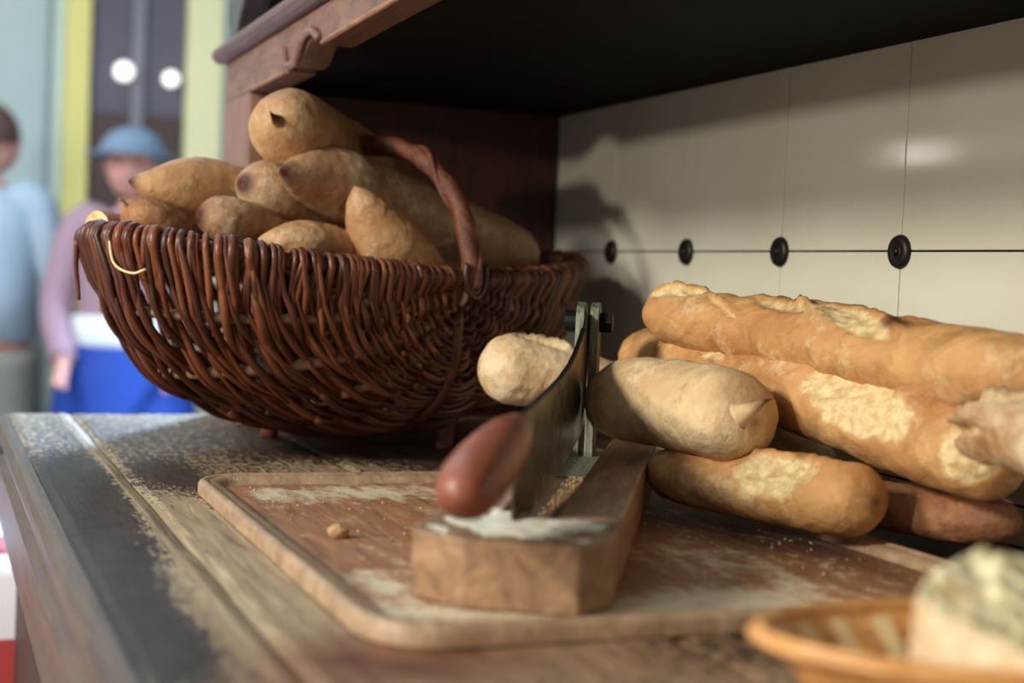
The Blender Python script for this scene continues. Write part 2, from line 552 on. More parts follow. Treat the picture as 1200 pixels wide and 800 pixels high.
def wear_at(x, y):
    w = 0.36 + 0 * x
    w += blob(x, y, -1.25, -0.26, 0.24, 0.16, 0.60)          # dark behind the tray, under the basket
    w += blob(x, y, -1.06, -0.468, 0.085, 0.022, 0.60)       # streaky patch near the tray's far corner
    w += blob(x, y, -0.85, -0.542, 0.24, 0.026, 0.62)        # strip along the front edge
    w += blob(x, y, -1.04, -0.530, 0.15, 0.030, 0.50)
    w += blob(x, y, -0.59, -0.545, 0.06, 0.022, 0.55)
    w += blob(x, y, -0.72, -0.54, 0.10, 0.014, 0.30)
    w -= blob(x, y, -0.80, -0.478, 0.22, 0.016, 0.42)        # bare strip beside the tray
    w -= blob(x, y, -1.0, -0.502, 0.6, 0.006, 0.55)
    w -= blob(x, y, -0.66, -0.512, 0.10, 0.014, 0.30)
    w += blob(x, y, -0.70, -0.06, 0.35, 0.06, 0.60)
    w += blob(x, y, -0.54, -0.30, 0.02, 0.03, 0.25)
    w -= blob(x, y, -0.54, -0.42, 0.03, 0.06, 0.25)
    w -= blob(x, y, -1.10, -0.33, 0.05, 0.06, 0.35)
    w += blob(x, y, -1.36, -0.50, 0.14, 0.05, 0.20)
    return w

def red_at(x, y):
    return np.clip(blob(x, y, -0.55, -0.46, 0.045, 0.05, 1.0) + blob(x, y, -0.53, -0.33, 0.05, 0.1, 0.7) + blob(x, y, -0.5, -0.52, 0.05, 0.02, 0.6), 0, 1)

counter = empty('sideboard_counter', (-0.65, -0.28, FLOOR_Z))
tag(counter, 'worn dark and bare wooden sideboard counter under the breads and wicker basket', 'counter')
def cchild(o):
    o.location = Vector(o.location) - Vector(counter.location)
    return o
def plank(y0, y1, x0=-1.497, x1=0.35, dx=0.008, dy=0.006, dz=0.0):
    nx = int((x1 - x0) / dx) + 1
    ny = max(4, int((y1 - y0) / dy) + 1)
    xs = np.linspace(x0, x1, nx)
    ys = np.linspace(y0, y1, ny)
    X, Y = np.meshgrid(xs, ys, indexing='ij')
    e = np.minimum(Y - y0, y1 - Y)
    Z = dz - 0.0016 * np.exp(-(e / 0.0012) ** 2) + 0.0
    Z = Z + 0.0005 * np.sin(X * 31 + Y * 90) * np.sin(Y * 47)
    Z = np.minimum(Z, 0.0004)
    top = np.stack([X, Y, Z], -1).reshape(-1, 3)
    bot = top.copy()
    bot[:, 2] = -0.028
    idx = np.arange(nx * ny).reshape(nx, ny)
    q = np.stack([idx[:-1, :-1], idx[1:, :-1], idx[1:, 1:], idx[:-1, 1:]], -1).reshape(-1, 4)
    # sides around the outline
    ring = np.concatenate([idx[:, 0], idx[-1, 1:], idx[-2::-1, -1], idx[0, -2:0:-1]])
    nb = nx * ny
    side = [(ring[i], ring[i] + nb, ring[(i + 1) % len(ring)] + nb, ring[(i + 1) % len(ring)]) for i in range(len(ring))]
    fs = q.tolist() + [tuple(int(a) for a in s) for s in side] + [tuple(int(a) + nb for a in (idx[0, 0], idx[0, -1], idx[-1, -1], idx[-1, 0]))]
    vs = np.vstack([top, bot])
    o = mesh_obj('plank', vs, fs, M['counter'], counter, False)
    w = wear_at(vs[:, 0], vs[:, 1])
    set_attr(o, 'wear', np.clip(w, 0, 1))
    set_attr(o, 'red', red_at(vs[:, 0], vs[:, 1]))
    cchild(o)
    return o
plank(-0.5555, -0.4985)
plank(-0.4970, -0.3300)
plank(-0.3290, -0.1600)
plank(-0.1590, -0.0008)
# front moulding: rounded nosing, deep groove, lower bead
nose = []
for k in range(9):
    a = math.pi / 2 - k * math.pi / 8
    nose.append((-0.5560 - 0.0115 * math.cos(a), -0.0125 + 0.0115 * math.sin(a)))
outline = [(-0.54, -0.0015)] + nose + [(-0.556, -0.030), (-0.560, -0.036), (-0.571, -0.041), (-0.579, -0.050), (-0.580, -0.060), (-0.574, -0.070), (-0.560, -0.075), (-0.54, -0.075)]
outline = [(-0.5562, -0.0008)] + nose[1:] + [(-0.5568, -0.030), (-0.5575, -0.036), (-0.5610, -0.041), (-0.5640, -0.047), (-0.5645, -0.090), (-0.5620, -0.100), (-0.5562, -0.102)]
cchild(prism('front_moulding', outline, 'x', -1.5, 0.35, M['edge'], counter))
cchild(box('cabinet_body', (-1.47, -0.545, FLOOR_Z), (0.33, -0.001, -0.0285), M['dark_wood_x'], counter))

# ------------------------------------------------------------------ dresser hutch
hutch = empty('dresser_hutch', (-0.6, -0.18, 0.0))
tag(hutch, 'dark wooden dresser hutch with scalloped front rail over the counter', 'dresser')
def hchild(o, label=None):
    o.location = Vector(o.location) - Vector(hutch.location)
    if label: o['label'] = label
    return o
FY = -0.355
hchild(box('end_panel', (-1.508, -0.330, 0.0006), (-1.4835, -0.0015, 0.80), M['dark_wood'], hutch))
hchild(box('stile', (-1.515, FY, 0.0006), (-1.390, -0.3305, 0.3125), M['frame_wood_v'], hutch, 0.0015), 'pale reddish worn upright at the front left corner')
hchild(box('soffit', (-1.4835, -0.3300, 0.3245), (0.30, -0.0015, 0.345), M['shaded_wood'], hutch))
hchild(box('back_panel', (-1.4835, -0.20, 0.3455), (0.30, -0.1900, 0.80), M['shaded_wood'], hutch))
# scalloped rail: bottom edge profile in x,z
bot = [(-1.515, 0.3125), (-1.236, 0.3125), (-1.236, 0.3195), (-1.226, 0.3175), (-1.215, 0.3145), (-1.204, 0.3135), (-1.193, 0.3150), (-1.183, 0.3185), (-1.174, 0.3240), (-1.162, 0.3285), (-1.148, 0.3300), (-1.136, 0.3290), (-1.118, 0.3205)]
bot += [(-1.118 + k * 0.06, 0.3205 + 0.0035 * math.sin(k / 12 * math.pi)) for k in range(1, 12)]
bot += [(-0.40, 0.3205), (-0.38, 0.329), (-0.36, 0.330), (-0.335, 0.324), (-0.31, 0.3135), (-0.285, 0.3175), (-0.28, 0.3195), (-0.27, 0.3125), (0.30, 0.3125)]
hchild(prism('scalloped_rail', bot + [(0.30, 0.3520), (-1.515, 0.3520)], 'y', FY, -0.3305, M['frame_wood'], hutch, 0.0012))
# carved curl relief on the rail's face
curl = spline([(-1.243, FY - 0.001, 0.333), (-1.236, FY - 0.002, 0.322), (-1.222, FY - 0.003, 0.3165), (-1.204, FY - 0.003, 0.3155), (-1.190, FY - 0.003, 0.3175), (-1.178, FY - 0.003, 0.3255), (-1.166, FY - 0.003, 0.3325), (-1.150, FY - 0.003, 0.3345), (-1.135, FY - 0.003, 0.3325), (-1.122, FY - 0.002, 0.3260)], 40)
hchild(tube('carved_curl', curl, 0.0036, M['frame_wood'], hutch, 8))
low = [(-1.398 + k * 0.008, FY - 0.0004, 0.3138) for k in range(20)]
hchild(tube('worn_lip', low, 0.0022, M['bare_edge'], hutch, 6))
low2 = [(-1.116 + k * 0.03, FY - 0.0004, 0.3220 + 0.0035 * math.sin(k * 0.5 / 12 * math.pi)) for k in range(23)]
hchild(tube('worn_lip', low2, 0.0024, M['bare_edge'], hutch, 6))
led = [(-0.2005, 0.3525), (FY - 0.006, 0.3525), (FY - 0.0105, 0.3545), (FY - 0.0135, 0.3590), (FY - 0.0135, 0.3630), (FY - 0.0105, 0.3675), (FY - 0.006, 0.3695), (-0.2005, 0.3695)]
hchild(prism('ledge_moulding', led, 'x', -1.524, 0.30, M['ledge_wood'], hutch))
brk = [(-1.492, 0.370), (-1.505, 0.378), (-1.514, 0.392), (-1.519, 0.410), (-1.519, 0.432), (-1.512, 0.452), (-1.505, 0.50), (-1.33, 0.50), (-1.36, 0.470), (-1.40, 0.440), (-1.445, 0.410), (-1.475, 0.386), (-1.488, 0.370)]
hchild(prism('curved_bracket', brk, 'y', FY + 0.002, FY + 0.030, M['grey_wood'], hutch, 0.002), 'grey curved bracket standing on the ledge')
hchild(box('upper_side', (-1.508, FY + 0.0325, 0.370), (-1.490, -0.2005, 0.80), M['shaded_wood'], hutch))

# ------------------------------------------------------------------ tray
def rounded(x0, x1, y0, y1, r, n=8):
    pts = []
    for cx, cy, a0 in ((x1 - r, y1 - r, 0), (x0 + r, y1 - r, 90), (x0 + r, y0 + r, 180), (x1 - r, y0 + r, 270)):
        for k in range(n + 1):
            a = math.radians(a0 + 90 * k / n)
            pts.append((cx + r * math.cos(a), cy + r * math.sin(a)))
    return pts
TX0, TX1, TY0, TY1 = -1.005, -0.556, -0.463, -0.118
tray = empty('wooden_tray', ((TX0 + TX1) / 2, (TY0 + TY1) / 2, 0.0008))
tag(tray, 'shallow floury wooden tray under the bread slicer, with a raised rounded rim', 'tray')
def build_tray():
    prof = [(0.000, 0.0008), (0.000, 0.0070), (0.0012, 0.0090), (0.003, 0.0100), (0.0055, 0.0099), (0.0065, 0.0090), (0.0085, 0.0088), (0.0125, 0.0084), (0.0150, 0.0066), (0.0165, 0.0048), (0.0185, 0.0040), (0.022, 0.0036)]
    vs = []
    n = None
    for off, z in prof:
        ring = rounded(TX0 + off, TX1 - off, TY0 + off, TY1 - off, max(0.036 - off, 0.008), 8)
        n = len(ring)
        vs += [(p[0], p[1], z) for p in ring]
    fs = []
    for i in range(len(prof) - 1):
        for k in range(n):
            k2 = (k + 1) % n
            fs.append((i * n + k, i * n + k2, (i + 1) * n + k2, (i + 1) * n + k))
    o = mesh_obj('rim', vs, fs, M['tray_rim'], tray, True)
    o.location = -Vector(tray.location)
    # floor of the tray
    xs = np.arange(TX0 + 0.018, TX1 - 0.0179, 0.004)
    ys = np.arange(TY0 + 0.018, TY1 - 0.0179, 0.004)
    X, Y = np.meshgrid(xs, ys, indexing='ij')
    nx, ny = X.shape
    vs = np.stack([X, Y, np.full_like(X, 0.0040)], -1).reshape(-1, 3)
    idx = np.arange(nx * ny).reshape(nx, ny)
    q = np.stack([idx[:-1, :-1], idx[1:, :-1], idx[1:, 1:], idx[:-1, 1:]], -1).reshape(-1, 4)
    o = mesh_obj('tray_base', vs, q, M['tray'], tray)
    o.location = -Vector(tray.location)
    x, y = vs[:, 0], vs[:, 1]
    f = 0.16 + blob(x, y, -0.605, -0.39, 0.028, 0.07, 0.65) + blob(x, y, -0.60, -0.28, 0.03, 0.07, 0.55) + blob(x, y, -0.945, -0.36, 0.03, 0.06, 0.55)
    f += blob(x, y, -0.665, -0.43, 0.035, 0.02, 0.4) + blob(x, y, -0.68, -0.23, 0.06, 0.04, 0.35) + blob(x, y, -0.80, -0.30, 0.1, 0.1, 0.12) + blob(x, y, -0.93, -0.42, 0.05, 0.02, 0.2)
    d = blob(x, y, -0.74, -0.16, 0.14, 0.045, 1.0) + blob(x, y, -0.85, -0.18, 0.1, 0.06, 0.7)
    set_attr(o, 'flour', np.clip(f, 0, 1))
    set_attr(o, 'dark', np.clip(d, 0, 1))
build_tray()

def crumbs():
    vs, fs = [], []
    spots = []
    for _ in range(520):
        if random.random() < 0.5:
            x, y = random.gauss(-0.74, 0.10), random.gauss(-0.22, 0.06)
        else:
            x, y = random.uniform(TX0 + 0.03, TX1 - 0.03), random.uniform(TY0 + 0.03, TY1 - 0.03)
        if not (TX0 + 0.025 < x < TX1 - 0.025 and TY0 + 0.025 < y < TY1 - 0.025):
            continue
        spots.append((x, y, random.choice((0.0004, 0.0005, 0.0007, 0.0009, 0.0013)), 0.0041))
    for x, y, r, z in spots:
        b = len(vs)
        a0 = random.random() * 6
        for k in range(4):
            a = a0 + k * math.pi / 2
            rr = r * random.uniform(0.7, 1.4)
            vs.append((x + rr * math.cos(a), y + rr * math.sin(a), z))
        vs.append((x, y, z + r * random.uniform(0.7, 1.3)))
        for k in range(4):
            fs.append((b + k, b + (k + 1) % 4, b + 4))
    o = mesh_obj('crumbs', vs, fs, M['crumb'])
    recenter(o)
    tag(o, 'scattered bread crumbs and flour specks lying in the wooden tray', 'crumbs', kind='stuff')
crumbs()
bm = bmesh.new()
bmesh.ops.create_icosphere(bm, subdivisions=3, radius=0.0055)
for v in bm.verts:
    v.co *= 1 + 0.25 * noise.noise(v.co * 300)
    v.co.z *= 0.75
me = bpy.data.meshes.new('bread_bit'); bm.to_mesh(me); bm.free()
me.materials.append(M['crumb'])
bit = bpy.data.objects.new('bread_bit', me); bit.location = (-0.785, -0.418, 0.0078); link(bit)
tag(bit, 'small round bread bit alone on the tray floor left of the slicer', 'crumb')

# ------------------------------------------------------------------ bread
LOAF_AXES = {
    'top': ([(-0.9878, -0.1359, 0.1298), (-0.9043, -0.1159, 0.1211), (-0.8031, -0.1055, 0.117), (-0.7126, -0.0949, 0.111), (-0.6341, -0.0869, 0.1098), (-0.6119, -0.085, 0.1097)], 0.0255),
    'mid': ([(-1.0432, -0.1173, 0.0911), (-0.9334, -0.1116, 0.0912), (-0.8138, -0.1092, 0.0819), (-0.7061, -0.097, 0.0692), (-0.6411, -0.0831, 0.0596)], 0.0295),
    'low': ([(-0.8636, -0.1876, 0.0281), (-0.798, -0.171, 0.029), (-0.742, -0.1517, 0.0294), (-0.6886, -0.1385, 0.0346)], 0.0215),
    'dark': ([(-0.7584, -0.0986, 0.023), (-0.7041, -0.0836, 0.0234), (-0.6623, -0.0591, 0.0241)], 0.0165),
    'behind': ([(-0.9916, -0.0994, 0.0563), (-0.8936, -0.0977, 0.047), (-0.8297, -0.0734, 0.0341)], 0.02),
    'edge': ([(-0.6256, -0.123, 0.0833), (-0.5766, -0.1351, 0.0836), (-0.5154, -0.1443, 0.0782)], 0.021),
    'back': ([(-0.815, -0.0301, 0.0843), (-0.7311, -0.0357, 0.0834), (-0.6663, -0.0349, 0.084)], 0.02),
    'heel': ([(-1.0586, -0.2394, 0.0812), (-1.0536, -0.2, 0.077), (-1.0481, -0.128, 0.0586)], 0.028),
    'pointed': ([(-0.9337, -0.1971, 0.0672), (-0.8795, -0.1819, 0.0713), (-0.8184, -0.177, 0.0706), (-0.7676, -0.1709, 0.0697)], 0.031),
    'b_top': ([(-1.1369, -0.3895, 0.2655), (-1.1788, -0.3602, 0.2571), (-1.273, -0.3001, 0.2478), (-1.3373, -0.2462, 0.2356)], 0.0335),
    'b_left': ([(-1.1634, -0.4904, 0.2108), (-1.1781, -0.4463, 0.2063), (-1.2292, -0.3858, 0.1992), (-1.2902, -0.2969, 0.1811)], 0.0305),
    'b_centre': ([(-1.1567, -0.4048, 0.2146), (-1.1811, -0.3718, 0.2089), (-1.2264, -0.3249, 0.1912), (-1.2615, -0.2807, 0.163)], 0.026),
    'b_long': ([(-1.1169, -0.3845, 0.2237), (-1.1726, -0.3218, 0.2177), (-1.2185, -0.249, 0.2009), (-1.2618, -0.1703, 0.1795), (-1.285, -0.1085, 0.1612)], 0.031),
    'b_upright': ([(-1.1201, -0.3254, 0.2153), (-1.1316, -0.3037, 0.1824), (-1.1485, -0.2688, 0.1466), (-1.1675, -0.2393, 0.1123)], 0.03),
    'b_dusty': ([(-1.1428, -0.441, 0.1871), (-1.1521, -0.4105, 0.1825), (-1.1849, -0.359, 0.1666), (-1.2073, -0.3096, 0.1406)], 0.021),
    'b_low': ([(-1.1201, -0.3988, 0.1709), (-1.1272, -0.3623, 0.1695), (-1.1501, -0.3256, 0.1626), (-1.204, -0.2737, 0.142)], 0.0205),
    'b_tailed': ([(-1.1532, -0.4942, 0.1909), (-1.1621, -0.464, 0.1759), (-1.1973, -0.4183, 0.1624), (-1.2381, -0.3604, 0.1416)], 0.0205),
    'b_heel': ([(-1.1599, -0.513, 0.1765), (-1.1818, -0.487, 0.1724), (-1.2097, -0.45, 0.161)], 0.013),
}

def axis_angle(P):
    """up / side frame for a loaf: theta 0 faces the room (-y), 90 deg is up"""
    T = np.gradient(P, axis=0)
    T /= np.linalg.norm(T, axis=1)[:, None]
    U = np.array([0, 0, 1.0])[None] - T * T[:, 2:3]
    U /= np.linalg.norm(U, axis=1)[:, None]
    S = np.cross(T, U)
    if S[:, 1].mean() > 0:
        S = -S
    return T, U, S

def loaf(name, axis, R, m, ends=((0.16, 'round'), (0.16, 'round')), scores=(), squash=0.92, flour=0.25, flour_low=0.0,
         lump=0.05, burnt_tips=(0, 0), seed=1, cut=(False, False), nipple=(0, 0), taper=(1, 1), label=None, group=None, burnt_spots=(), creases=(), N_=150, S_=84, belly=0.0):
    P = spline(axis, N_)
    T, U, S = axis_angle(P)
    seglen = np.linalg.norm(np.diff(P, axis=0), axis=1)
    s = np.concatenate([[0], np.cumsum(seglen)])
    L = s[-1]
    t = s / L
    # resample denser at the ends
    tt = 0.5 - 0.5 * np.cos(np.linspace(0, np.pi, N_))
    tt = 0.6 * tt + 0.4 * np.linspace(0, 1, N_)
    P = np.stack([np.interp(tt, t, P[:, k]) for k in range(3)], -1)
    T, U, S = axis_angle(P)
    t = tt
    s = t * L
    prof = np.ones(N_)
    for side in (0, 1):
        d = t if side == 0 else 1 - t
        w, kind = ends[side]
        x = np.clip(d / w, 0, 1)
        if cut[side]:
            x = np.clip(d / w, 0, 1)
            prof *= 0.93 + 0.07 * x
        elif kind == 'round':
            prof *= np.sqrt(np.maximum(1 - (1 - x) ** 2.2, 0))
        elif kind == 'point':
            prof *= (1 - (1 - x) ** 1.7) ** 0.85
        elif kind == 'blunt':
            prof *= np.maximum(1 - (1 - x) ** 3.2, 0) ** 0.5
        if nipple[side]:
            prof = np.maximum(prof, 0.17 * np.clip(d / 0.004, 0, 1) ** 0.6 * np.clip(1 - d * L / (nipple[side] * 1.4), 0, 1))
    prof *= taper[0] + (taper[1] - taper[0]) * t
    th = np.linspace(0, 2 * np.pi, S_, endpoint=False)
    TH = np.broadcast_to(th[None], (N_, S_))
    SS = np.broadcast_to(s[:, None], (N_, S_))
    r = R * prof[:, None] * np.ones((1, S_))
    crumbA = np.zeros((N_, S_)); burnt = np.zeros((N_, S_)); disp = np.zeros((N_, S_))
    for sc in scores:
        t0, a0, A, B, slant = sc[:5]
        depth = sc[5] if len(sc) > 5 else 0.004
        pale = sc[6] if len(sc) > 6 else 1.0
        da = (TH - math.radians(a0) + math.pi) % (2 * math.pi) - math.pi
        q = da * R
        x = SS - t0 * L
        c, sn = math.cos(math.radians(slant)), math.sin(math.radians(slant))
        a = x * c + q * sn
        b = -x * sn + q * c
        wobb = 0.18 * np.sin(a * 210 + seed) + 0.12 * np.sin(a * 420 + 2 * seed)
        e = np.sqrt((a / A) ** 2 + (b / B) ** 2) + wobb * 0.35
        ins = np.clip((1.05 - e) / 0.25, 0, 1)
        crumbA = np.maximum(crumbA, ins * pale)
        disp -= depth * np.clip(1.0 - e ** 2, 0, 1)
        lip = np.exp(-((e - 1.12) / 0.16) ** 2) * np.clip(b / B, 0, 1)
        disp += 0.0042 * lip
        burnt = np.maximum(burnt, 0.50 * np.exp(-((e - 1.10) / 0.09) ** 2) * np.clip(0.3 + b / B, 0, 1))
    for (t0, a0, span, slope, dep) in creases:
        da = (TH - math.radians(a0) + math.pi) % (2 * math.pi) - math.pi
        q = da * R
        wig = 0.0016 * np.sin(q * 260 + seed + t0 * 40) + 0.0010 * np.sin(q * 620 + t0 * 90)
        dist = SS - t0 * L - slope * q + wig
        fade = np.exp(-(q / span) ** 4)
        disp += fade * (-dep * np.exp(-(dist / 0.0016) ** 2) + dep * 1.1 * np.exp(-((dist - 0.0042) / 0.0036) ** 2))
        burnt = np.maximum(burnt, fade * 0.34 * np.exp(-((dist - 0.0030) / 0.0020) ** 2))
    for (t0, a0, rx, ra, st) in burnt_spots:
        da = (TH - math.radians(a0) + math.pi) % (2 * math.pi) - math.pi
        burnt = np.maximum(burnt, st * np.exp(-((t[:, None] - t0) / rx) ** 2 - (da / ra) ** 2))
    for side in (0, 1):
        if burnt_tips[side]:
            d = (s if side == 0 else L - s)[:, None]
            burnt = np.maximum(burnt, np.clip(1.1 - d / burnt_tips[side], 0, 1) * np.ones((1, S_)))
    dirv = np.cos(TH)[..., None] * S[:, None, :] + np.sin(TH)[..., None] * U[:, None, :]
    base = P[:, None, :] + dirv * r[..., None]
    flat = base.reshape(-1, 3)
    n1 = vnoise(flat, 28, seed, 3).reshape(N_, S_)
    n2 = vnoise(flat, 170, seed + 5, 2).reshape(N_, S_)
    inside = np.clip(crumbA, 0, 1)
    endk = np.clip(r / (0.35 * R), 0, 1)
    rr = r + endk * (disp + R * lump * n1 * 1.6 + n2 * (0.0004 + 0.0016 * inside))
    rr *= np.where(np.sin(TH) < 0, 1 - 0.10 * np.abs(np.sin(TH)), 1.0)
    dirv2 = np.cos(TH)[..., None] * S[:, None, :] + (np.sin(TH) * squash)[..., None] * U[:, None, :]
    V = P[:, None, :] + dirv2 * rr[..., None]
    V = V.reshape(-1, 3)
    faces = []
    i = np.arange(N_ - 1)[:, None] * S_
    k = np.arange(S_)[None, :]
    k2 = (k + 1) % S_
    faces = np.stack([i + k, i + k2, i + S_ + k2, i + S_ + k], -1).reshape(-1, 4).tolist()
    cr = list(crumbA.ravel()); bu = list(np.clip(burnt, 0, 1).ravel())
    fl = (flour + 0.35 * n1 + flour_low * np.clip(-np.sin(TH) + 0.1, 0, 1)).ravel().tolist()
    V = V.tolist()
    for side in (0, 1):
        ring = [(0 if side == 0 else (N_ - 1) * S_) + j for j in range(S_)]
        cen = P[0] if side == 0 else P[-1]
        if cut[side]:
            prev = ring
            tv = T[0] if side == 0 else -T[-1]
            for q in (0.96, 0.75, 0.5, 0.25):
                cur = []
                for j in range(S_):
                    v = cen + (np.array(V[ring[j]]) - cen) * q
                    v = v + tv * (0.0012 if q < 0.95 else 0) * (noise.noise(Vector(v) * 350) * 2.5 + 0.8)
                    V.append(v.tolist()); cr.append(1.0); bu.append(0.0); fl.append(0.0)
                    cur.append(len(V) - 1)
                for j in range(S_):
                    j2 = (j + 1) % S_
                    f = (prev[j], prev[j2], cur[j2], cur[j])
                    faces.append(f[::-1] if side == 0 else f)
                prev = cur
            ring = prev
        V.append(cen.tolist() if not cut[side] else cen.tolist())
        cr.append(1.0 if cut[side] else 0.0); bu.append(0.0 if cut[side] else burnt[0 if side == 0 else -1].max()); fl.append(0.0)
        c = len(V) - 1
        for j in range(S_):
            j2 = (j + 1) % S_
            faces.append((ring[j2], ring[j], c) if side == 0 else (ring[j], ring[j2], c))
    o = mesh_obj(name, V, faces, m, None, True)
    set_attr(o, 'crumb', cr); set_attr(o, 'burnt', bu); set_attr(o, 'flour', fl)
    recenter(o)
    tag(o, label, 'bread', group)
    return o

A = LOAF_AXES
G1 = 'baguettes piled on the counter by the tiles'
G2 = 'pointed loaves heaped in the wicker basket'
loaf('baguette', *A['top'], M['golden_crust'], ends=((0.09, 'point'), (0.16, 'round')), seed=1, squash=0.95, lump=0.07, group=G1,
     scores=((0.11, 62, 0.030, 0.0085, 10, 0.003, 0.9), (0.27, 45, 0.030, 0.0030, -18, 0.002, 0.5), (0.41, 70, 0.040, 0.008, -10, 0.004, 0.55), (0.60, 62, 0.048, 0.0115, -14, 0.004, 0.85)),
     burnt_tips=(0.012, 0.0), burnt_spots=((0.70, 64, 0.040, 0.26, 1.0), (0.80, 15, 0.05, 0.5, 0.30), (0.27, 20, 0.02, 0.2, 0.3), (0.90, 40, 0.05, 1.5, 0.30)), taper=(0.94, 1.03),
     creases=((0.16, 40, 0.030, 0.9, 0.0012), (0.24, 30, 0.024, 1.4, 0.0014), (0.36, 45, 0.030, 1.6, 0.0014), (0.50, 20, 0.026, 1.2, 0.0012), (0.66, 65, 0.022, 1.8, 0.0016), (0.86, 40, 0.02, 1.0, 0.001)),
     label='golden baguette lying on top of the pile, leaning against the cream tiles')
loaf('baguette', *A['mid'], M['golden_crust'], ends=((0.10, 'blunt'), (0.10, 'blunt')), seed=2, squash=0.95, lump=0.06, group=G1,
     scores=((0.33, 58, 0.040, 0.012, -24, 0.004, 0.7), (0.755, 30, 0.050, 0.0205, -8, 0.005, 1.0), (0.965, 5, 0.014, 0.022, 0, 0.002, 0.75)),
     creases=((0.10, 40, 0.026, 1.2, 0.0014), (0.22, 45, 0.03, 1.5, 0.0014), (0.46, 25, 0.032, 1.6, 0.0016), (0.56, 10, 0.024, 1.0, 0.0012), (0.90, 40, 0.026, 0.8, 0.0014)),
     burnt_tips=(0.010, 0.0), burnt_spots=((0.05, 60, 0.07, 1.0, 0.42), (0.2, 30, 0.05, 0.6, 0.3)), taper=(0.86, 1.04),
     label='baguette second from the top of the pile, with wide pale split crumb along its side')
loaf('baguette', *A['low'], M['golden_crust'], ends=((0.18, 'round'), (0.16, 'blunt')), seed=3, squash=0.98, lump=0.05, group=G1, flour=0.25,
     scores=((0.66, 46, 0.034, 0.0175, 4, 0.007, 1.0), (0.26, 80, 0.05, 0.008, -6, 0.002, 0.3)), taper=(0.88, 1.10),
     creases=((0.36, 55, 0.02, 2.0, 0.0012), (0.48, 50, 0.018, 0.8, 0.0012)),
     burnt_spots=((0.93, 15, 0.04, 0.4, 0.25),),
     label='short plump baguette lowest in front, on the tray, with one open pale split')
loaf('baguette', *A['dark'], M['red_crust'], ends=((0.2, 'round'), (0.22, 'round')), seed=4, squash=0.9, lump=0.06, group=G1,
     burnt_spots=((0.9, 20, 0.1, 1.2, 0.35),), label='dark reddish baguette at the bottom of the pile, beside the tiles')
loaf('baguette', *A['behind'], M['dusty_crust'], ends=((0.2, 'round'), (0.2, 'round')), seed=5, lump=0.06, group=G1, flour=0.5,
     label='grey dusty baguette barely seen between the other loaves in the middle of the pile')
loaf('baguette', *A['back'], M['red_crust'], ends=((0.2, 'round'), (0.1, 'round')), seed=6, lump=0.06, group=G1,
     label='shaded baguette against the tiles behind the right end of the pile')
loaf('baguette', *A['edge'], M['tan_crust'], ends=((0.12, 'blunt'), (0.1, 'blunt')), seed=7, lump=0.14, group=G1, flour=0.6,
     scores=((0.2, 70, 0.04, 0.010, 5, 0.007, 0.8), (0.14, -5, 0.03, 0.006, 8, 0.006, 0.5)),
     label='blurred pale loaf end entering at the right edge, in front of the pile')
loaf('baguette', *A['heel'], M['pale_crust'], ends=((0.22, 'round'), (0.1, 'blunt')), seed=8, squash=1.0, lump=0.05, flour=0.5, cut=(False, True),
     scores=((0.36, 80, 0.020, 0.009, -20, 0.006, 1.0),),
     burnt_spots=((0.05, 30, 0.12, 0.7, 0.22),),
     label='pale cut baguette end lying under the slicer blade beside the wicker basket')
loaf('baguette', *A['pointed'], M['pale_crust'], ends=((0.22, 'round'), (0.20, 'blunt')), seed=9, squash=0.98, lump=0.04, flour=0.35, nipple=(0, 0.0),
     burnt_spots=((0.60, -12, 0.22, 0.25, 0.30), (0.22, 10, 0.14, 0.5, 0.25)), taper=(0.98, 1.02),
     label='short smooth floury baguette with a small dark horn, resting on the slicer block')
# the horn of that loaf
horn = spline([(-0.7440, -0.1960, 0.0760), (-0.7383, -0.1911, 0.0806), (-0.7358, -0.1839, 0.0858), (-0.7337, -0.1785, 0.0875)], 14)
pl = [o for o in scene.objects if o.get('label', '').startswith('short smooth floury')][0]
h = tube('horn', horn, 0.0085 * np.linspace(1, 0.03, 14) ** 1.5, M['pale_crust'], pl, 10)
set_attr(h, 'burnt', np.repeat(np.linspace(-0.3, 1.3, 14), 10))
h['label'] = 'dark pointed horn of crust'
h.location = -Vector(pl.location)

loaf('pointed_loaf', *A['b_top'], M['tan_crust'], ends=((0.24, 'round'), (0.2, 'round')), seed=21, squash=1.05, lump=0.03, flour=0.35, group=G2,
     label='topmost loaf on the basket heap, its blunt end with a dark nib facing out')
loaf('pointed_loaf', *A['b_left'], M['tan_crust'], ends=((0.30, 'point'), (0.2, 'round')), seed=22, squash=0.98, lump=0.03, flour=0.25, flour_low=-0.1, burnt_tips=(0.010, 0), group=G2,
     label='smooth loaf with a sharp dark tip reaching out over the left of the basket')
loaf('pointed_loaf', *A['b_centre'], M['dusty_crust'], ends=((0.26, 'round'), (0.2, 'round')), seed=23, lump=0.04, flour=0.5, burnt_tips=(0.006, 0), group=G2, squash=1.0,
     label='round-ended floury loaf in the middle of the heap under the topmost loaf')
loaf('long_loaf', *A['b_long'], M['dusty_crust'], ends=((0.26, 'point'), (0.12, 'round')), seed=24, lump=0.04, flour=0.40, burnt_tips=(0.022, 0), group=G2, squash=1.0,
     scores=((0.62, 40, 0.024, 0.006, 30, 0.002, 0.45),),
     label='longest big loaf lying across the basket under its handle')
loaf('pointed_loaf', *A['b_upright'], M['tan_crust'], ends=((0.42, 'point'), (0.2, 'round')), seed=25, lump=0.04, flour=0.25, group=G2, squash=1.0,
     label='short loaf standing tip up at the front rim of the basket')
loaf('pointed_loaf', *A['b_dusty'], M['dusty_crust'], ends=((0.20, 'round'), (0.2, 'round')), seed=26, lump=0.09, flour=0.2, burnt_tips=(0.007, 0), group=G2,
     label='wrinkled brown loaf end at the front rim below the sharp-tipped left loaf')
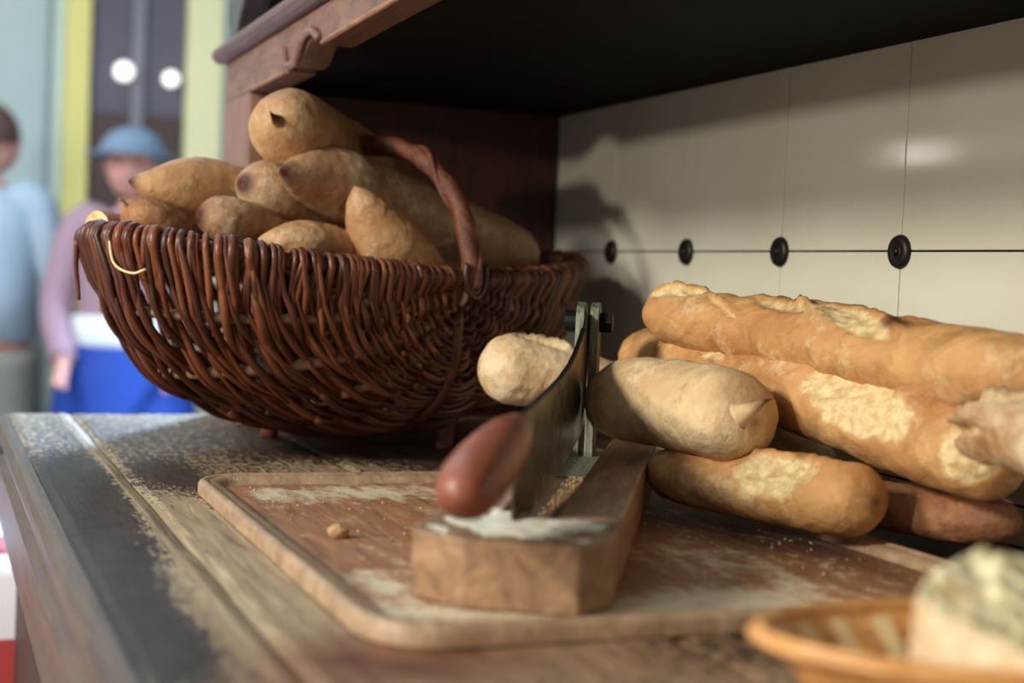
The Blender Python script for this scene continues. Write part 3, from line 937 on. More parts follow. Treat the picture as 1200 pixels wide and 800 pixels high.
loaf('pointed_loaf', *A['b_low'], M['tan_crust'], ends=((0.28, 'point'), (0.2, 'round')), seed=27, lump=0.07, flour=0.3, group=G2,
     label='low loaf just showing above the front rim, left of the upright loaf')
tl = loaf('pointed_loaf', *A['b_tailed'], M['red_crust'], ends=((0.14, 'round'), (0.2, 'round')), seed=28, lump=0.10, flour=0.35, group=G2,
     label='reddish loaf with a thin curled tail of crust at the left end of the basket')
tail = spline([(-1.1560, -0.4850, 0.1800), (-1.1519, -0.4911, 0.1884), (-1.1483, -0.4949, 0.1945), (-1.1470, -0.4990, 0.1962)], 12)
h = tube('crust_tail', tail, np.linspace(0.004, 0.0006, 12), M['dusty_crust'], tl, 8)
h.location = -Vector(tl.location)
loaf('cut_loaf', *A['b_heel'], M['red_crust'], ends=((0.1, 'round'), (0.2, 'round')), seed=29, lump=0.06, flour=0.2, cut=(True, False), group=G2,
     label='small cut loaf end with pale crumb at the far left of the basket rim')
bt = [o for o in scene.objects if o.get('label', '').startswith('topmost loaf')][0]
nib = spline([(-1.1468, -0.3744, 0.2583), (-1.1304, -0.3869, 0.2638), (-1.1222, -0.3928, 0.2678)], 10)
h = tube('crust_nib', nib, 0.012 * np.linspace(1, 0.04, 10) ** 1.4, M['tan_crust'], bt, 8)
set_attr(h, 'burnt', np.repeat(np.linspace(0.0, 1.4, 10), 8))
h['label'] = 'small burnt nib of crust'
h.location = -Vector(bt.location)
nib = spline([(-1.1520, -0.3700, 0.2650), (-1.1470, -0.3725, 0.2735), (-1.1422, -0.3741, 0.2775)], 10)
h = tube('crust_ridge', nib, np.linspace(0.013, 0.0012, 10), M['tan_crust'], bt, 12)
h.location = -Vector(bt.location)

# ------------------------------------------------------------------ wicker basket (frame basket: hoop, rim, ribs and weavers)
BC = np.array([-1.2348, -0.2867, 0.0])
BA, BB, BH, BR = 0.2541, 0.1246, 0.130, 0.4899
Lx = np.array([math.sin(BR), -math.cos(BR), 0.0])
Px = np.array([math.cos(BR), math.sin(BR), 0.0])
basket = empty('wicker_basket', (BC[0], BC[1], 0.0), 0.0)
tag(basket, 'oval brown wicker basket with a hoop handle, heaped with pointed loaves', 'basket')
def bs(theta, phi, off=0.0):
    """point of the basket shell in basket-local space; theta from the near handle root, phi from the left rim to the right rim"""
    st, ct = np.sin(theta), np.cos(theta)
    cp, sp = np.cos(phi), np.maximum(np.sin(phi), 0)
    fl = 1 - 0.10 * sp ** 2
    u = BA * st * np.sign(cp) * np.abs(cp) ** 1.0
    v = BB * ct * (1 - 0.10 * sp)
    z = 0.147 + 0.020 * (u / BA) ** 2 - BH * np.maximum(st, 0) ** 0.48 * sp ** 0.95 * (1 + 0.153 * (u / BA) ** 2)
    g = np.stack([u / BA ** 2, v / BB ** 2, (z - 0.17) / BH ** 2], -1)
    g /= np.linalg.norm(g, axis=-1)[..., None]
    u = u + off * g[..., 0]
    v = v + off * g[..., 1]
    z = z + off * g[..., 2]
    return u[..., None] * Lx + v[..., None] * Px + z[..., None] * np.array([0, 0, 1.0])

NR = 9                                            # meridians between rim and rim
rib_phi = [math.pi * i / NR for i in range(1, NR)]
tt = np.linspace(0, 2 * np.pi, 121)
# rim as closed hoop
rimpts = []
for a in tt[:-1]:
    u, v = BA * math.cos(a), BB * math.sin(a)
    rimpts.append(u * Lx + v * Px + np.array([0, 0, 0.147 + 0.020 * math.cos(a) ** 2]))
rimpts = np.array(rimpts)
P_ = np.vstack([rimpts, rimpts[:1]])
tube('rim_hoop', P_, 0.0062, M['willow'], basket, 10)
for i, ph in enumerate(rib_phi):
    th = np.linspace(0.16, math.pi - 0.16, 60)
    p = bs(th, np.full_like(th, ph + 0) + 0.02 * np.sin(th * 3 + i), 0.0)
    tube('rib', p, 0.0042 + 0.0008 * (i % 2), M['rib'], basket, 7)
# handle hoop and keel
hp = []
for a in np.linspace(0, math.pi, 50):
    hp.append((BB + 0.004) * np.sign(math.cos(a)) * abs(math.cos(a)) ** 0.88 * Px + np.array([0, 0, 0.140 + 0.118 * math.sin(a) ** 0.88]))
hp = np.array(hp)
hp = hp + 0.0007 * np.stack([np.sin(np.arange(50) * 0.9), np.cos(np.arange(50) * 0.7), np.sin(np.arange(50) * 0.5)], -1)
tube('handle', hp, 0.0078 + 0.0007 * np.sin(np.arange(50) * 1.3), M['bark'], basket, 12, 0.04)
# second thinner rod twisted along the handle
hp2 = []
T_, U_, V_ = frames(hp)
for i in range(50):
    a = i * 0.42
    hp2.append(hp[i] + 0.0072 * (math.cos(a) * U_[i] + math.sin(a) * V_[i]))
tube('handle_binding', spline(hp2, 140), 0.0028, M['bark'], basket, 6)
th = np.linspace(0.02, math.pi - 0.02, 60)
tube('keel_hoop', bs(th, np.full_like(th, math.pi / 2), 0.004), 0.0055, M['willow'], basket, 8)
# weavers
def rim_frame(theta, side):
    c = BA * math.sin(theta) * side * Lx + BB * math.cos(theta) * Px
    z = 0.147 + 0.020 * math.sin(theta) ** 2
    n = math.sin(theta) * side / BA * Lx + math.cos(theta) / BB * Px
    n = n / np.linalg.norm(n)
    return c + np.array([0, 0, z]), n
arc = np.linspace(0.0, math.pi, 400)
al = np.concatenate([[0], np.cumsum(np.hypot(BA * np.diff(np.sin(arc)), BB * np.diff(np.cos(arc))))])
total = al[-1]
spacing = 0.0066
sks = []
s_ = 0.006
while s_ < total - 0.006:
    sks.append(s_)
    s_ += 0.0044 if s_ < 0.09 else (0.0056 if s_ < 0.14 else spacing)
nw = len(sks)
rods = 0
for k in range(nw):
    s0 = sks[k]
    th0 = float(np.interp(s0, al, arc))
    if th0 < 0.045 or th0 > math.pi - 0.13:
        continue
    far = th0 > 1.75                                     # the hidden far side gets every other rod
    if far and k % 2:
        continue
    rad = random.uniform(0.0020, 0.0036) * (0.72 if th0 < 0.7 else 1.0)
    n = 76
    ph = np.linspace(0.06, math.pi - 0.06, n)
    j1, j2, j3 = random.uniform(0, 6), random.uniform(0, 6), random.uniform(0, 6)
    amp = random.uniform(0.02, 0.055) * math.sin(th0)
    thv = th0 + amp * np.sin(ph * 3.1 + j1) * 0.7 + amp * 0.45 * np.sin(ph * 8.3 + j2)
    g = ph / math.pi * NR
    off = 0.0050 * np.cos(math.pi * g + math.pi * (k % 2)) + 0.0012 * np.sin(ph * 7 + j3) + 0.0012
    pts = bs(thv, ph, off)
    def wrap(side):
        c, nn = rim_frame(thv[0] if side > 0 else thv[-1], side)
        R_ = 0.0062 + rad * 0.9
        out = []
        ang = np.radians([235, 200, 165, 130, 95, 60, 30, 0, -25])
        sk = random.uniform(-0.004, 0.004)
        tan = np.cross(nn, [0, 0, 1])
        for q, a in enumerate(ang):
            out.append(c + R_ * (math.cos(a) * nn + math.sin(a) * np.array([0, 0, 1.0])) + tan * sk * (1 - q / 8))
        return np.array(out)
    w0, w1 = wrap(1), wrap(-1)
    cut = 3
    full = np.vstack([w0, pts[cut:-cut], w1[::-1]])
    # split the rod in two pieces so that ends show here and there
    m_ = len(full)
    if random.random() < 0.30 and not far:
        a_ = random.randint(int(m_ * 0.2), int(m_ * 0.45))
        pieces = [(0, a_ + 3), (a_, m_)]
    else:
        pieces = [(0, m_)]
    for (i0, i1) in pieces:
        seg = full[i0:i1]
        rr = np.full(len(seg), rad) * (1 + 0.10 * np.sin(np.arange(len(seg)) * 0.35 + j1))
        ii = np.arange(i0, i1)
        rr = rr * (1 + 0.30 * np.exp(-(ii / 9.0) ** 2) + 0.30 * np.exp(-((m_ - ii) / 9.0) ** 2))
        if i0 > 0:
            seg = seg + (np.linspace(1, 0, len(seg))[:, None] ** 6) * 0.004 * (Px + np.array([0, 0, -0.5]))
        tube('willow_rod', seg, rr, M['willow'], basket, 6)
        rods += 1
# short extra rods wound over the near rim between the long ones
for k in range(64):
    th0 = random.uniform(0.22, 1.65)
    side = 1 if k < 50 else -1
    depth = random.uniform(0.35, 1.15)
    ph = np.linspace(0.06, depth, 22)
    j = random.uniform(0, 6)
    tv = th0 + 0.05 * math.sin(th0) * np.sin(ph * 3 + j) + random.uniform(-0.10, 0.10) * (ph - 0.06) * math.sin(th0)
    pp = ph if side > 0 else math.pi - ph
    pts = bs(tv, pp, 0.0036 + 0.0025 * np.cos(ph * NR + j))
    c, nn = rim_frame(th0, side)
    w = np.array([c + 0.0092 * (math.cos(a) * nn + math.sin(a) * np.array([0, 0, 1.0])) for a in np.radians([200, 160, 120, 80, 40, 5])])
    full = np.vstack([w, pts[4:]])
    tube('willow_rod', full, np.linspace(0.0029, 0.0017, len(full)), M['willow'], basket, 6)
# god's-eye lashing round the handle root
for root in (1, -1):
    for q in range(2):
        pts = []
        for a in np.linspace(-0.5, math.pi + 0.5, 16):
            pts.append(root * (BB + 0.0085 + 0.001 * q) * Px + (0.006 + 0.0065 * q) * math.cos(a) * Lx + np.array([0, 0, 0.149 + 0.002 * q - (0.013 + 0.0055 * q) * math.sin(a)]))
        tube('lashing', spline(pts, 24), 0.0023, M['willow'], basket, 6)
# dangling end, loose pale loop and foot peg
def rimpt(a_deg, dz=0, out=0.0):
    a = math.radians(a_deg)
    u, v = (BA + out) * math.cos(a), (BB + out) * math.sin(a)
    return u * Lx + v * Px + np.array([0, 0, 0.147 + 0.020 * math.cos(a) ** 2 + dz])
tube('loose_rod_end', spline([rimpt(-14, -0.002, 0.010), rimpt(-15, -0.02, 0.010), rimpt(-15, -0.036, 0.008), rimpt(-14.5, -0.046, 0.007)], 14), np.linspace(0.0026, 0.0014, 14), M['willow'], basket, 6)
tube('pale_loose_split', spline([rimpt(0, 0.010, -0.004), rimpt(6, 0.004, 0.008), rimpt(9, -0.018, 0.010), rimpt(15, -0.024, 0.010), rimpt(19, -0.020, 0.010)], 24), 0.0011, M['bamboo_pale'], basket, 5)
foot = np.array([-1.216 - BC[0], -0.210 - BC[1], 0.0])
tube('foot_peg', [foot + np.array([0, 0, z]) for z in (0.0008, 0.006, 0.012, 0.020, 0.030)], [0.0082, 0.0078, 0.0080, 0.0076, 0.007], M['bark'], basket, 12)
f2 = np.array([-0.06, -0.06, 0])
tube('foot_peg', [f2 + np.array([0, 0, z]) for z in (0.0008, 0.010, 0.022)], 0.008, M['bark'], basket, 12)

# ------------------------------------------------------------------ bread slicer
RZ = math.atan2(0.491, -0.871)
sl = empty('bread_slicer', (-0.594, -0.387, 0.0045), RZ)
tag(sl, 'old wooden lever bread slicer with steel blade and red-brown handle', 'bread slicer')
def flip(pts):
    return [(u, -v) for u, v in pts]
ZT = 0.0308
prism('end_block', flip([(0, -0.0265), (0, 0.0250), (0.021, 0.0380), (0.075, 0.0380), (0.075, -0.0530), (0.019, -0.0530)]), 'z', 0.0, ZT, M['block_wood'], sl, 0.0016)
prism('side_rail', flip([(0.0755, 0.0060), (0.0755, 0.0380), (0.452, 0.0380), (0.452, 0.0060)]), 'z', 0.0, ZT + 0.001, M['rail_wood'], sl, 0.0016)
prism('side_rail', flip([(0.0755, -0.0530), (0.0755, -0.0215), (0.452, -0.0215), (0.452, -0.0530)]), 'z', 0.0, ZT, M['rail_wood'], sl, 0.0016)
prism('channel_board', flip([(0.0755, -0.0212), (0.0755, 0.0057), (0.452, 0.0057), (0.452, -0.0212)]), 'z', 0.0, 0.0215, M['block_wood'], sl)
prism('guide_plate', flip([(0.290, -0.0205), (0.290, 0.0052), (0.448, 0.0052), (0.448, -0.0205)]), 'z', 0.0217, 0.0229, M['steel'], sl, 0.0003)
bo = [(0.050, 0.0262), (0.12, 0.0265), (0.20, 0.0290), (0.30, 0.0335), (0.38, 0.0400), (0.405, 0.060), (0.415, 0.100), (0.424, 0.112), (0.418, 0.1215), (0.400, 0.1235), (0.385, 0.1200), (0.372, 0.1130), (0.350, 0.1060), (0.320, 0.0985), (0.285, 0.0925), (0.235, 0.0875), (0.188, 0.0850), (0.12, 0.0825), (0.050, 0.0800)]
prism('blade', bo, 'y', 0.0109, 0.0128, M['blade'], sl, 0.0004)
prism('blade_spine', [(0.050, 0.0785), (0.12, 0.0812), (0.188, 0.0838), (0.235, 0.0862), (0.285, 0.0910), (0.320, 0.0970), (0.350, 0.1045), (0.372, 0.1115), (0.372, 0.1135), (0.350, 0.1066), (0.320, 0.0990), (0.285, 0.0930), (0.235, 0.0880), (0.188, 0.0855), (0.12, 0.0830), (0.050, 0.0805)], 'y', 0.0104, 0.0133, M['black_iron'], sl)
def strap(y0, y1):
    pts = [(0.398, 0.018), (0.428, 0.018)]
    for k in range(9):
        a = math.pi * k / 8
        pts.append((0.413 + 0.0125 * math.cos(a), 0.1190 + 0.0115 * math.sin(a)))
    return prism('hinge_strap', pts, 'y', y0, y1, M['steel'], sl, 0.0006)
strap(0.0040, 0.0100)
strap(0.0140, 0.0200)
b = lathe('pivot_bolt', [(0.0035, -0.0165), (0.0035, 0.0165)], M['black_iron'], sl, (0.413, 0.012, 0.1165), 16, (math.pi / 2, 0, 0), False)
for s_ in (1, -1):
    z0, z1 = (0.0084, 0.0172)
    hd = lathe('bolt_head', [(0.0078, z0), (0.0078, z1 - 0.0008), (0.0066, z1)], M['black_iron'], b, (0, 0, 0), 6 if s_ > 0 else 12, (0, 0, 0) if s_ > 0 else (math.pi, 0, 0), False)
# handle
ha, hb = np.array([0.060, 0.012, 0.0755]), np.array([-0.045, 0.0225, 0.0535])
d = (hb - ha) / np.linalg.norm(hb - ha)
Lh = np.linalg.norm(hb - ha)
prof = [(0.0, 0.0005), (0.002, 0.0062), (0.006, 0.0074), (0.010, 0.0076), (0.016, 0.0092), (0.026, 0.0108), (0.045, 0.0122), (0.065, 0.0129), (0.082, 0.0128), (0.094, 0.0115), (0.101, 0.0090), (0.105, 0.0055), (0.1065, 0.0004)]
ts = np.array([p[0] for p in prof]); rs = np.array([p[1] for p in prof]) * 1.12
tube('handle', ha[None] + d[None] * ts[:, None], rs, M['knob'], sl, 24)
tube('handle_tang', [ha + d * 0.004 + np.array([0.02, 0, 0.001]), ha + d * 0.006], 0.0035, M['black_iron'], sl, 8)
# flour lying on the block's end
vs, fs = [], []
gx = np.linspace(0.010, 0.135, 60); gy = np.linspace(-0.032, 0.048, 44)
hz = np.zeros((60, 44))
for i, x in enumerate(gx):
    for j, y in enumerate(gy):
        cc = 1.0 - ((x - 0.052) / 0.045) ** 2 - ((y - 0.008) / 0.036) ** 2
        if x > 0.0755 and -0.006 < y < 0.0215:
            cc -= 2
        hz[i, j] = 0.9 * cc - 0.1 + 1.1 * noise.fractal(Vector((x * 60, y * 60, 3.0)), 1.0, 2.0, 4)
        vs.append((x, y, ZT + 0.0001 + 0.0016 * max(-0.3, min(1.0, hz[i, j]))))
for i in range(59):
    for j in range(43):
        if min(hz[i, j], hz[i + 1, j], hz[i, j + 1], hz[i + 1, j + 1]) > -0.15:
            fs.append((i * 44 + j, (i + 1) * 44 + j, (i + 1) * 44 + j + 1, i * 44 + j + 1))
fl = mesh_obj('flour', vs, fs, M['flour'], None, True)
fl.location = sl.location; fl.rotation_euler[2] = RZ
tag(fl, 'white flour dusted on the near end of the slicer block', 'flour', kind='stuff')
# crumbs in the channel
vs, fs = [], []
for _ in range(260):
    x, y = random.uniform(0.085, 0.33), random.uniform(-0.004, 0.010)
    r = random.choice((0.0005, 0.0007, 0.001, 0.0014))
    b0 = len(vs)
    for k in range(5):
        a = k * 1.2566 + random.random() * 0.4
        vs.append((x + r * math.cos(a), y + r * math.sin(a), 0.0216))
    vs.append((x, y, 0.0216 + r * 1.1))
    for k in range(5):
        fs.append((b0 + k, b0 + (k + 1) % 5, b0 + 5))
cr = mesh_obj('crumbs', vs, fs, M['crumb'])
cr.location = sl.location; cr.rotation_euler[2] = RZ
tag(cr, 'bread crumbs lying in the channel beside the slicer blade', 'crumbs', kind='stuff')

# ------------------------------------------------------------------ little oval bamboo basket and its bread
OC = np.array([-0.388, -0.272, 0.0])
ol = np.array([0.35, 0.937, 0.0]); osx = np.array([0.937, -0.35, 0.0])
bb = empty('bamboo_basket', (OC[0], OC[1], 0.0006))
tag(bb, 'small oval woven bamboo basket at the lower right corner holding bread', 'basket')
def oe(a, f, z, da=0.0):
    fa, fb = 0.072 + (0.104 - 0.072) * f + da, 0.034 + (0.054 - 0.034) * f + da
    return ol * fa * math.cos(a) + osx * fb * math.sin(a) + np.array([0, 0, z])
def band(name, m, fz, hw, thick, weave=0.0, nphase=0, count=28, parent=bb, segs=112):
    vs, fs = [], []
    for k in range(segs):
        a = 2 * math.pi * k / segs
        w = weave * math.cos(count / 2 * a + math.pi * nphase)
        z = 0.036 * fz
        for (dd, dz) in ((-thick, -hw), (thick, -hw), (thick, hw), (-thick, hw)):
            f = fz + dz / 0.036
            vs.append(oe(a, f, z + dz, w + dd))
    for k in range(segs):
        k2 = (k + 1) % segs
        for q in range(4):
            q2 = (q + 1) % 4
            fs.append((k * 4 + q, k * 4 + q2, k2 * 4 + q2, k2 * 4 + q))
    return mesh_obj(name, vs, fs, m, parent)
for i, fz in enumerate((0.14, 0.32, 0.50, 0.68)):
    band('woven_strip', M['bamboo'], fz, 0.0029, 0.0004, 0.0010, i % 2)
band('rim_band', M['bamboo'], 0.90, 0.0042, 0.0009, 0, 0)
o_ = band('rim_band', M['bamboo'], 0.90, 0.0042, 0.0009, 0, 0)
for v in o_.data.vertices:
    pass
rimp = np.array([oe(a, 1.0, 0.0360) for a in np.linspace(0, 2 * math.pi, 90)])
tube('rim_cord', rimp, 0.0022, M['bamboo'], bb, 8)
rimp = np.array([oe(a, 1.0, 0.0345, 0.0026) for a in np.linspace(0, 2 * math.pi, 90)])
tube('rim_cord', rimp, 0.0020, M['bamboo'], bb, 8)
bpy.data.objects.remove(o_)
for k in range(28):
    a = 2 * math.pi * (k + 0.5) / 28
    vs = []
    for f in (0.0, 0.2, 0.4, 0.6, 0.8, 0.9):
        w = 0.0010 * math.cos(math.pi * (k + f * 5))
        for da_, dd in ((-0.045, 0.0), (0.045, 0.0)):
            vs.append(oe(a + da_, f, 0.0005 + 0.036 * f, -0.0007 + 0 * w))
    fs = [(2 * i, 2 * i + 1, 2 * i + 3, 2 * i + 2) for i in range(5)]
    o_ = mesh_obj('upright_strip', vs, fs, M['bamboo_pale'], bb)
    s_ = o_.modifiers.new('thickness', 'SOLIDIFY'); s_.thickness = 0.0006
vs = [oe(2 * math.pi * k / 48, 0.0, 0.0004) for k in range(48)]
vs += [oe(2 * math.pi * k / 48, 0.0, 0.0020) for k in range(48)]
fs = [tuple(range(48))[::-1], tuple(range(48, 96))] + [(k, (k + 1) % 48, 48 + (k + 1) % 48, 48 + k) for k in range(48)]
mesh_obj('base', vs, fs, M['bamboo_pale'], bb)

def chunk():
    cx, cy = -0.377, -0.297
    R0, z0 = 0.0355, 0.0040
    seg, lev = 72, 30
    vs, crumb, fl = [], [], []
    def top(x, y):
        s = (x * 0.93 - y * 0.366)            # + towards the camera
        r_ = (x * 0.366 + y * 0.93)
        return 0.0520 - 0.30 * s - 0.07 * r_
    for i in range(lev):
        f = i / (lev - 1)
        for k in range(seg):
            a = 2 * math.pi * k / seg
            sq = (abs(math.cos(a)) ** 3.2 + abs(math.sin(a)) ** 3.2) ** (-1 / 3.2)
            ar = a + 0.45
            r = R0 * sq * (0.90 + 0.10 * math.sin(f * 2.4 + 0.4))
            r *= 1 + 0.05 * noise.fractal(Vector((math.cos(ar) * 1.5, math.sin(ar) * 1.5, f * 1.5 + 4)), 1, 2, 3)
            if f > 0.96: r *= 0.975
            x, y = r * math.cos(ar), r * math.sin(ar)
            z = z0 + (top(x, y) - z0) * f
            vs.append((x, y, z)); crumb.append(0.0); fl.append(0.55)
    fs = []
    for i in range(lev - 1):
        for k in range(seg):
            k2 = (k + 1) % seg
            fs.append((i * seg + k, i * seg + k2, (i + 1) * seg + k2, (i + 1) * seg + k))
    prev = [(lev - 1) * seg + k for k in range(seg)]
    nside = len(fs)
    for q in np.linspace(0.96, 0.04, 22):
        cur = []
        for k in range(seg):
            x, y, _ = vs[(lev - 1) * seg + k]
            x, y = x * q, y * q
            n_ = noise.fractal(Vector((x * 90, y * 90, 1.0)), 0.8, 2.0, 5)
            n2_ = max(0, noise.noise(Vector((x * 150, y * 150, 9.0))))
            vs.append((x, y, top(x, y) + 0.0042 * n_ - 0.0055 * n2_)); crumb.append(1.0); fl.append(0.0)
            cur.append(len(vs) - 1)
        for k in range(seg):
            k2 = (k + 1) % seg
            fs.append((prev[k], prev[k2], cur[k2], cur[k]))
        prev = cur
    fs.append(tuple(prev))
    fs.append(tuple(range(seg))[::-1])
    o = mesh_obj('bread_chunk', vs, fs, M['pale_crust'], None, True)
    o.data.materials.append(M['crumb_face'])
    for i, p in enumerate(o.data.polygons):
        if nside <= i < len(o.data.polygons) - 1:
            p.material_index = 1
    set_attr(o, 'crumb', crumb); set_attr(o, 'flour', fl); set_attr(o, 'burnt', [0.0] * len(vs))
    o.location = (cx, cy, 0)
    tag(o, 'big cut bread chunk, rough pale crumb upwards, standing in the bamboo basket', 'bread')
chunk()
bm = bmesh.new()
bmesh.ops.create_icosphere(bm, subdivisions=3, radius=0.0068)
for v in bm.verts:
    v.co *= 1 + 0.15 * noise.noise(v.co * 200)
    v.co.x *= 0.9; v.co.y *= 1.35; v.co.z *= 0.85
me = bpy.data.meshes.new('bread_bit'); bm.to_mesh(me); bm.free()
me.materials.append(mat('grey_bread_bit', C(160, 148, 138), 0.85))
bit2 = bpy.data.objects.new('bread_bit', me); bit2.location = (-0.4270, -0.3100, 0.0115); link(bit2)
tag(bit2, 'small greyish bread bit in the bamboo basket, left of the bread chunk', 'crumb')

# ------------------------------------------------------------------ the room beyond
def wallbox(name, y0, y1, z0, z1, m, x0=-5.998, x1=-5.95, parent=None):
    return box(name, (x0, y0, z0), (x1, y1, z1), m, parent)
door = structure(wallbox('door_1', -0.072, 0.290, FLOOR_Z, 1.60, M['slate'], -5.998, -5.97))
wallbox('lower_panel', -0.060, 0.280, 0.08, 0.72, M['brown_panel'], -5.9695, -5.955, door)
wallbox('mullion', 0.085, 0.130, -0.2, 1.5, M['glass_grey'], -5.9545, -5.94, door)
structure(wallbox('trim_1', -0.165, -0.074, FLOOR_Z, 1.60, M['yellow'], -5.998, -5.93))
structure(wallbox('trim_2', 0.292, 0.430, FLOOR_Z, 1.60, M['yellow_pale'], -5.998, -5.93))
structure(wallbox('trim_3', -0.205, -0.168, FLOOR_Z, 1.60, mat('pale_green_paint', C(196, 210, 196), 0.7), -5.998, -5.95))
structure(wallbox('trim_4', -0.225, -0.207, FLOOR_Z, 1.60, mat('grey_paint', C(132, 146, 150), 0.7), -5.998, -5.95))
for i, (y, z, r, lab) in enumerate(((0.050, 0.875, 0.036, 'bright round globe lamp in the blurred doorway, left of the pair'), (0.228, 0.862, 0.030, 'dimmer round globe lamp in the blurred doorway, right of the pair'))):
    gl = empty('globe_lamp', (-5.90, y, z))
    tag(gl, lab, 'lamp', 'globe lamps in the doorway')
    lathe('globe', [(r * math.sin(math.pi * k / 16) + 0.0005, -r * math.cos(math.pi * k / 16)) for k in range(17)], M['globe'], gl, seg=24)
    box('bracket', (-0.0695, -0.006, -0.006), (-r * 0.9, 0.006, 0.006), M['black_iron'], gl)

def person(loc, H, rz, label, top_m, low_m, hair_m, skirt=False, belt=None, cap=None):
    root = empty('person', loc, rz)
    tag(root, label, 'person')
    h = H
    J = {'pel': (0, 0, .52 * h), 'belly': (0.01 * h, 0, .60 * h), 'chest': (0, 0, .72 * h), 'neck': (0, 0, .82 * h), 'head0': (0.005 * h, 0, .86 * h)}
    R_ = {'pel': .075, 'belly': .07, 'chest': .082, 'neck': .032, 'head0': .034}
    E_ = [('pel', 'belly'), ('belly', 'chest'), ('chest', 'neck'), ('neck', 'head0')]
    for s, n in ((1, 'l'), (-1, 'r')):
        J.update({n + 'sh': (0, s * .105 * h, .795 * h), n + 'el': (0.02 * h, s * .15 * h, .62 * h), n + 'wr': (.10 * h, s * .12 * h, .50 * h), n + 'ha': (.13 * h, s * .115 * h, .46 * h),
                  n + 'hip': (0, s * .05 * h, .48 * h), n + 'kn': (.02 * h, s * .055 * h, .27 * h), n + 'an': (0, s * .055 * h, .04 * h), n + 'to': (.07 * h, s * .06 * h, .02 * h)})
        R_.update({n + 'sh': .035, n + 'el': .026, n + 'wr': .018, n + 'ha': .020, n + 'hip': .055, n + 'kn': .036, n + 'an': .024, n + 'to': .020})
        E_ += [('chest', n + 'sh'), (n + 'sh', n + 'el'), (n + 'el', n + 'wr'), (n + 'wr', n + 'ha'), ('pel', n + 'hip'), (n + 'hip', n + 'kn'), (n + 'kn', n + 'an'), (n + 'an', n + 'to')]
        for f in range(5):
            J[n + 'f%d' % f] = (.165 * h, s * (.100 + .008 * f) * h, (.440 + .003 * f) * h)
            R_[n + 'f%d' % f] = .0055
            E_.append((n + 'ha', n + 'f%d' % f))
    ks = list(J)
    me = bpy.data.meshes.new('body')
    me.from_pydata([J[k] for k in ks], [(ks.index(a), ks.index(b)) for a, b in E_], [])
    me.materials.append(M['skin'])
    o = link(bpy.data.objects.new('body', me), root)
    sk = o.modifiers.new('skin', 'SKIN')
    for i, k in enumerate(ks):
        r = R_[k] * h
        me.skin_vertices[0].data[i].radius = (r, r)
    me.skin_vertices[0].data[ks.index('pel')].use_root = True
    o.modifiers.new('sub', 'SUBSURF').levels = 2
    hr = .065 * h
    def ell(name, c, rx, ry, rz_, m, z0=-1.0):
        prof = []
        for k in range(17):
            a = -math.pi / 2 + math.pi * k / 16
            if math.sin(a) < z0 - 1e-6: continue
            prof.append((math.cos(a) * rx + 0.0003, math.sin(a) * rz_))
        return lathe(name, prof, m, root, c, 24, sy=ry / rx)
    hz_ = .93 * h
    ell('head', (0.01 * h, 0, hz_), hr * 0.95, hr * 0.80, hr * 1.12, M['skin'])
    for s in (1, -1):
        ell('eye', (0.01 * h + hr * 0.86, s * hr * 0.30, hz_ + 0.002), hr * .10, hr * .14, hr * .08, M['hair'])
        ell('ear', (0.01 * h, s * hr * 0.82, hz_), hr * .16, hr * .08, hr * .24, M['skin'])
    ell('nose', (0.01 * h + hr * 0.95, 0, hz_ - hr * 0.2), hr * .14, hr * .12, hr * .2, M['skin'])
    ell('mouth', (0.01 * h + hr * 0.80, 0, hz_ - hr * 0.52), hr * .08, hr * .26, hr * .06, M['mauve'])
    ell('hair', (-0.012 * h, 0, hz_ + hr * 0.15), hr * 1.02, hr * 0.96, hr * 1.12, hair_m, -0.35)
    if cap:
        ell('hat', (-0.004 * h, 0, hz_ + hr * 0.42), hr * 1.18, hr * 1.1, hr * 0.95, cap, -0.1)
        lathe('hat_brim', [(hr * 1.1, 0), (hr * 1.55, -0.006), (hr * 1.56, -0.001), (hr * 1.1, 0.008)], cap, root, (0.01 * h, 0, hz_ + hr * 0.40), 28)
    # shirt: torso shell plus sleeves
    prof = [(.098 * h, .50 * h), (.094 * h, .60 * h), (.104 * h, .72 * h), (.100 * h, .78 * h), (.070 * h, .815 * h), (.040 * h, .83 * h)]
    lathe('shirt', prof, top_m, root, (0, 0, 0), 28, sy=1.12)
    for n in ('l', 'r'):
        tube('sleeve', spline([(0, (1 if n == 'l' else -1) * .05 * h, .785 * h), J[n + 'sh'], J[n + 'el'], J[n + 'wr']], 20), np.linspace(.046, .030, 20) * h, top_m, root, 12)
    if belt:
        lathe('waistband', [(.103 * h, .525 * h), (.108 * h, .535 * h), (.108 * h, .585 * h), (.102 * h, .595 * h)], belt, root, (0, 0, 0), 28, sy=1.15)
    if skirt:
        lathe('skirt', [(.165 * h, .12 * h), (.155 * h, .25 * h), (.135 * h, .42 * h), (.110 * h, .52 * h), (.100 * h, .545 * h)], low_m, root, (0, 0, 0), 32, sy=1.15)
    else:
        for n in ('l', 'r'):
            tube('trouser_leg', spline([J[n + 'hip'], J[n + 'kn'], J[n + 'an']], 14), np.linspace(.068, .042, 14) * h, low_m, root, 14)
    for n, s in (('l', 1), ('r', -1)):
        ell('shoe', (.035 * h, s * .058 * h, .022 * h), .075 * h, .032 * h, .021 * h, M['black_iron'])
    return root
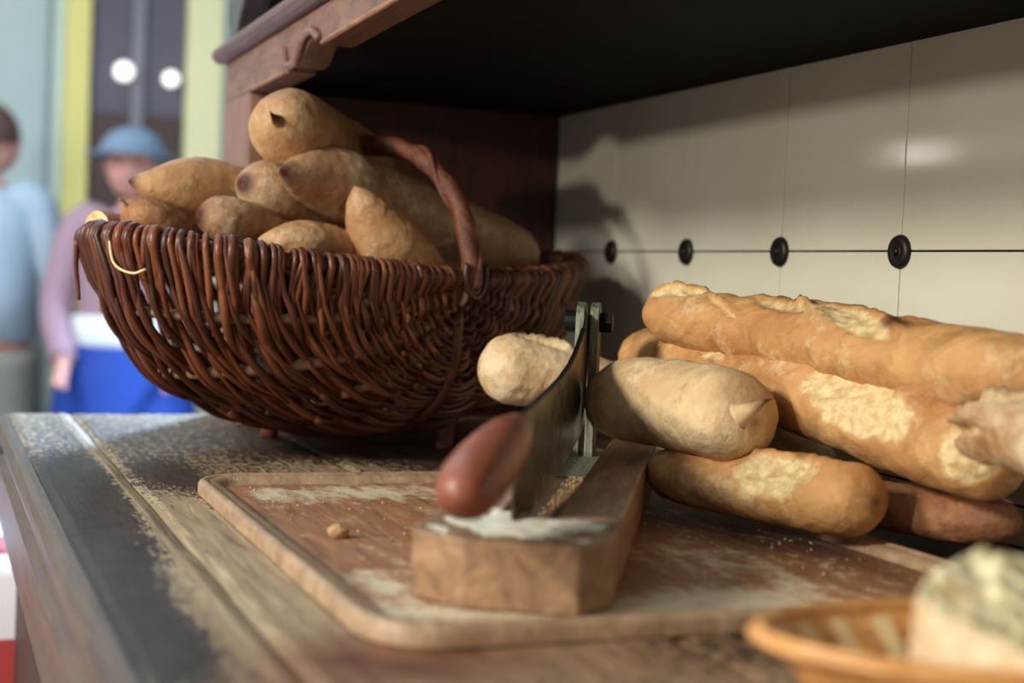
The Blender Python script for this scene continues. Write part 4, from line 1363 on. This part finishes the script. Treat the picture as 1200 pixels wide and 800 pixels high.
person((-5.0, -0.02, FLOOR_Z + 0.001), 1.46, -0.25, 'blurred person in a blue hat, mauve top and bright blue skirt beyond the counter', M['mauve'], M['blue_cloth'], M['hat_blue'], True, M['white'], M['hat_blue'])
person((-5.3, -0.44, FLOOR_Z + 0.001), 1.54, 2.6, 'blurred brown-haired person in pale blue-grey clothes at the left edge', M['grey_blue'], M['grey_cloth'], M['hair'])

# table with a red checked cloth beyond the counter's end
TBX, TBY = -1.86, -0.62
tb = empty('dining_table', (TBX, TBY, FLOOR_Z))
tag(tb, 'table under a red and white checked cloth at the lower left corner', 'table')
box('tabletop', (-0.29, -0.50, 0.700), (0.29, 0.50, 0.7285), M['dark_wood_x'], tb, 0.004)
for x in (-0.25, 0.25):
    for y in (-0.45, 0.45):
        box('leg', (x - 0.025, y - 0.025, 0.0008), (x + 0.025, y + 0.025, 0.6995), M['dark_wood'], tb, 0.003)
def cloth():
    vs, fs = [], []
    prof = [(0.0, 0.7355), (0.292, 0.7355), (0.299, 0.7335), (0.302, 0.728), (0.303, 0.66), (0.304, 0.58), (0.305, 0.50), (0.306, 0.43)]
    n = 120
    for i, (r, z) in enumerate(prof):
        for k in range(n):
            a = 2 * math.pi * k / n
            c, s_ = math.cos(a), math.sin(a)
            q = 1 / max(abs(c), abs(s_))
            x, y = c * q * r, s_ * q * (r + 0.21 if r > 0 else 0)
            fold = max(0, (0.73 - z)) * 0.035 * math.sin(a * 22)
            vs.append((x * (1 + fold), y * (1 + fold), z))
    for i in range(len(prof) - 1):
        for k in range(n):
            k2 = (k + 1) % n
            fs.append((i * n + k, (i + 1) * n + k, (i + 1) * n + k2, i * n + k2))
    o = mesh_obj('tablecloth', vs, fs, M['check'], None, True)
    md = o.modifiers.new('thickness', 'SOLIDIFY'); md.thickness = 0.0015; md.offset = 1
    o.location = (TBX, TBY, FLOOR_Z)
    tag(o, 'red and white checked cloth hanging over the table at the lower left', 'tablecloth')
cloth()

def napkin():
    o = box('napkin', (-0.09, -0.06, 0), (0.09, 0.06, 0.008), M['white'], None, 0.003)
    o.location = (-1.70, -0.62, FLOOR_Z + 0.7385)
    tag(o, 'folded white napkin on the red checked cloth', 'napkin')
napkin()
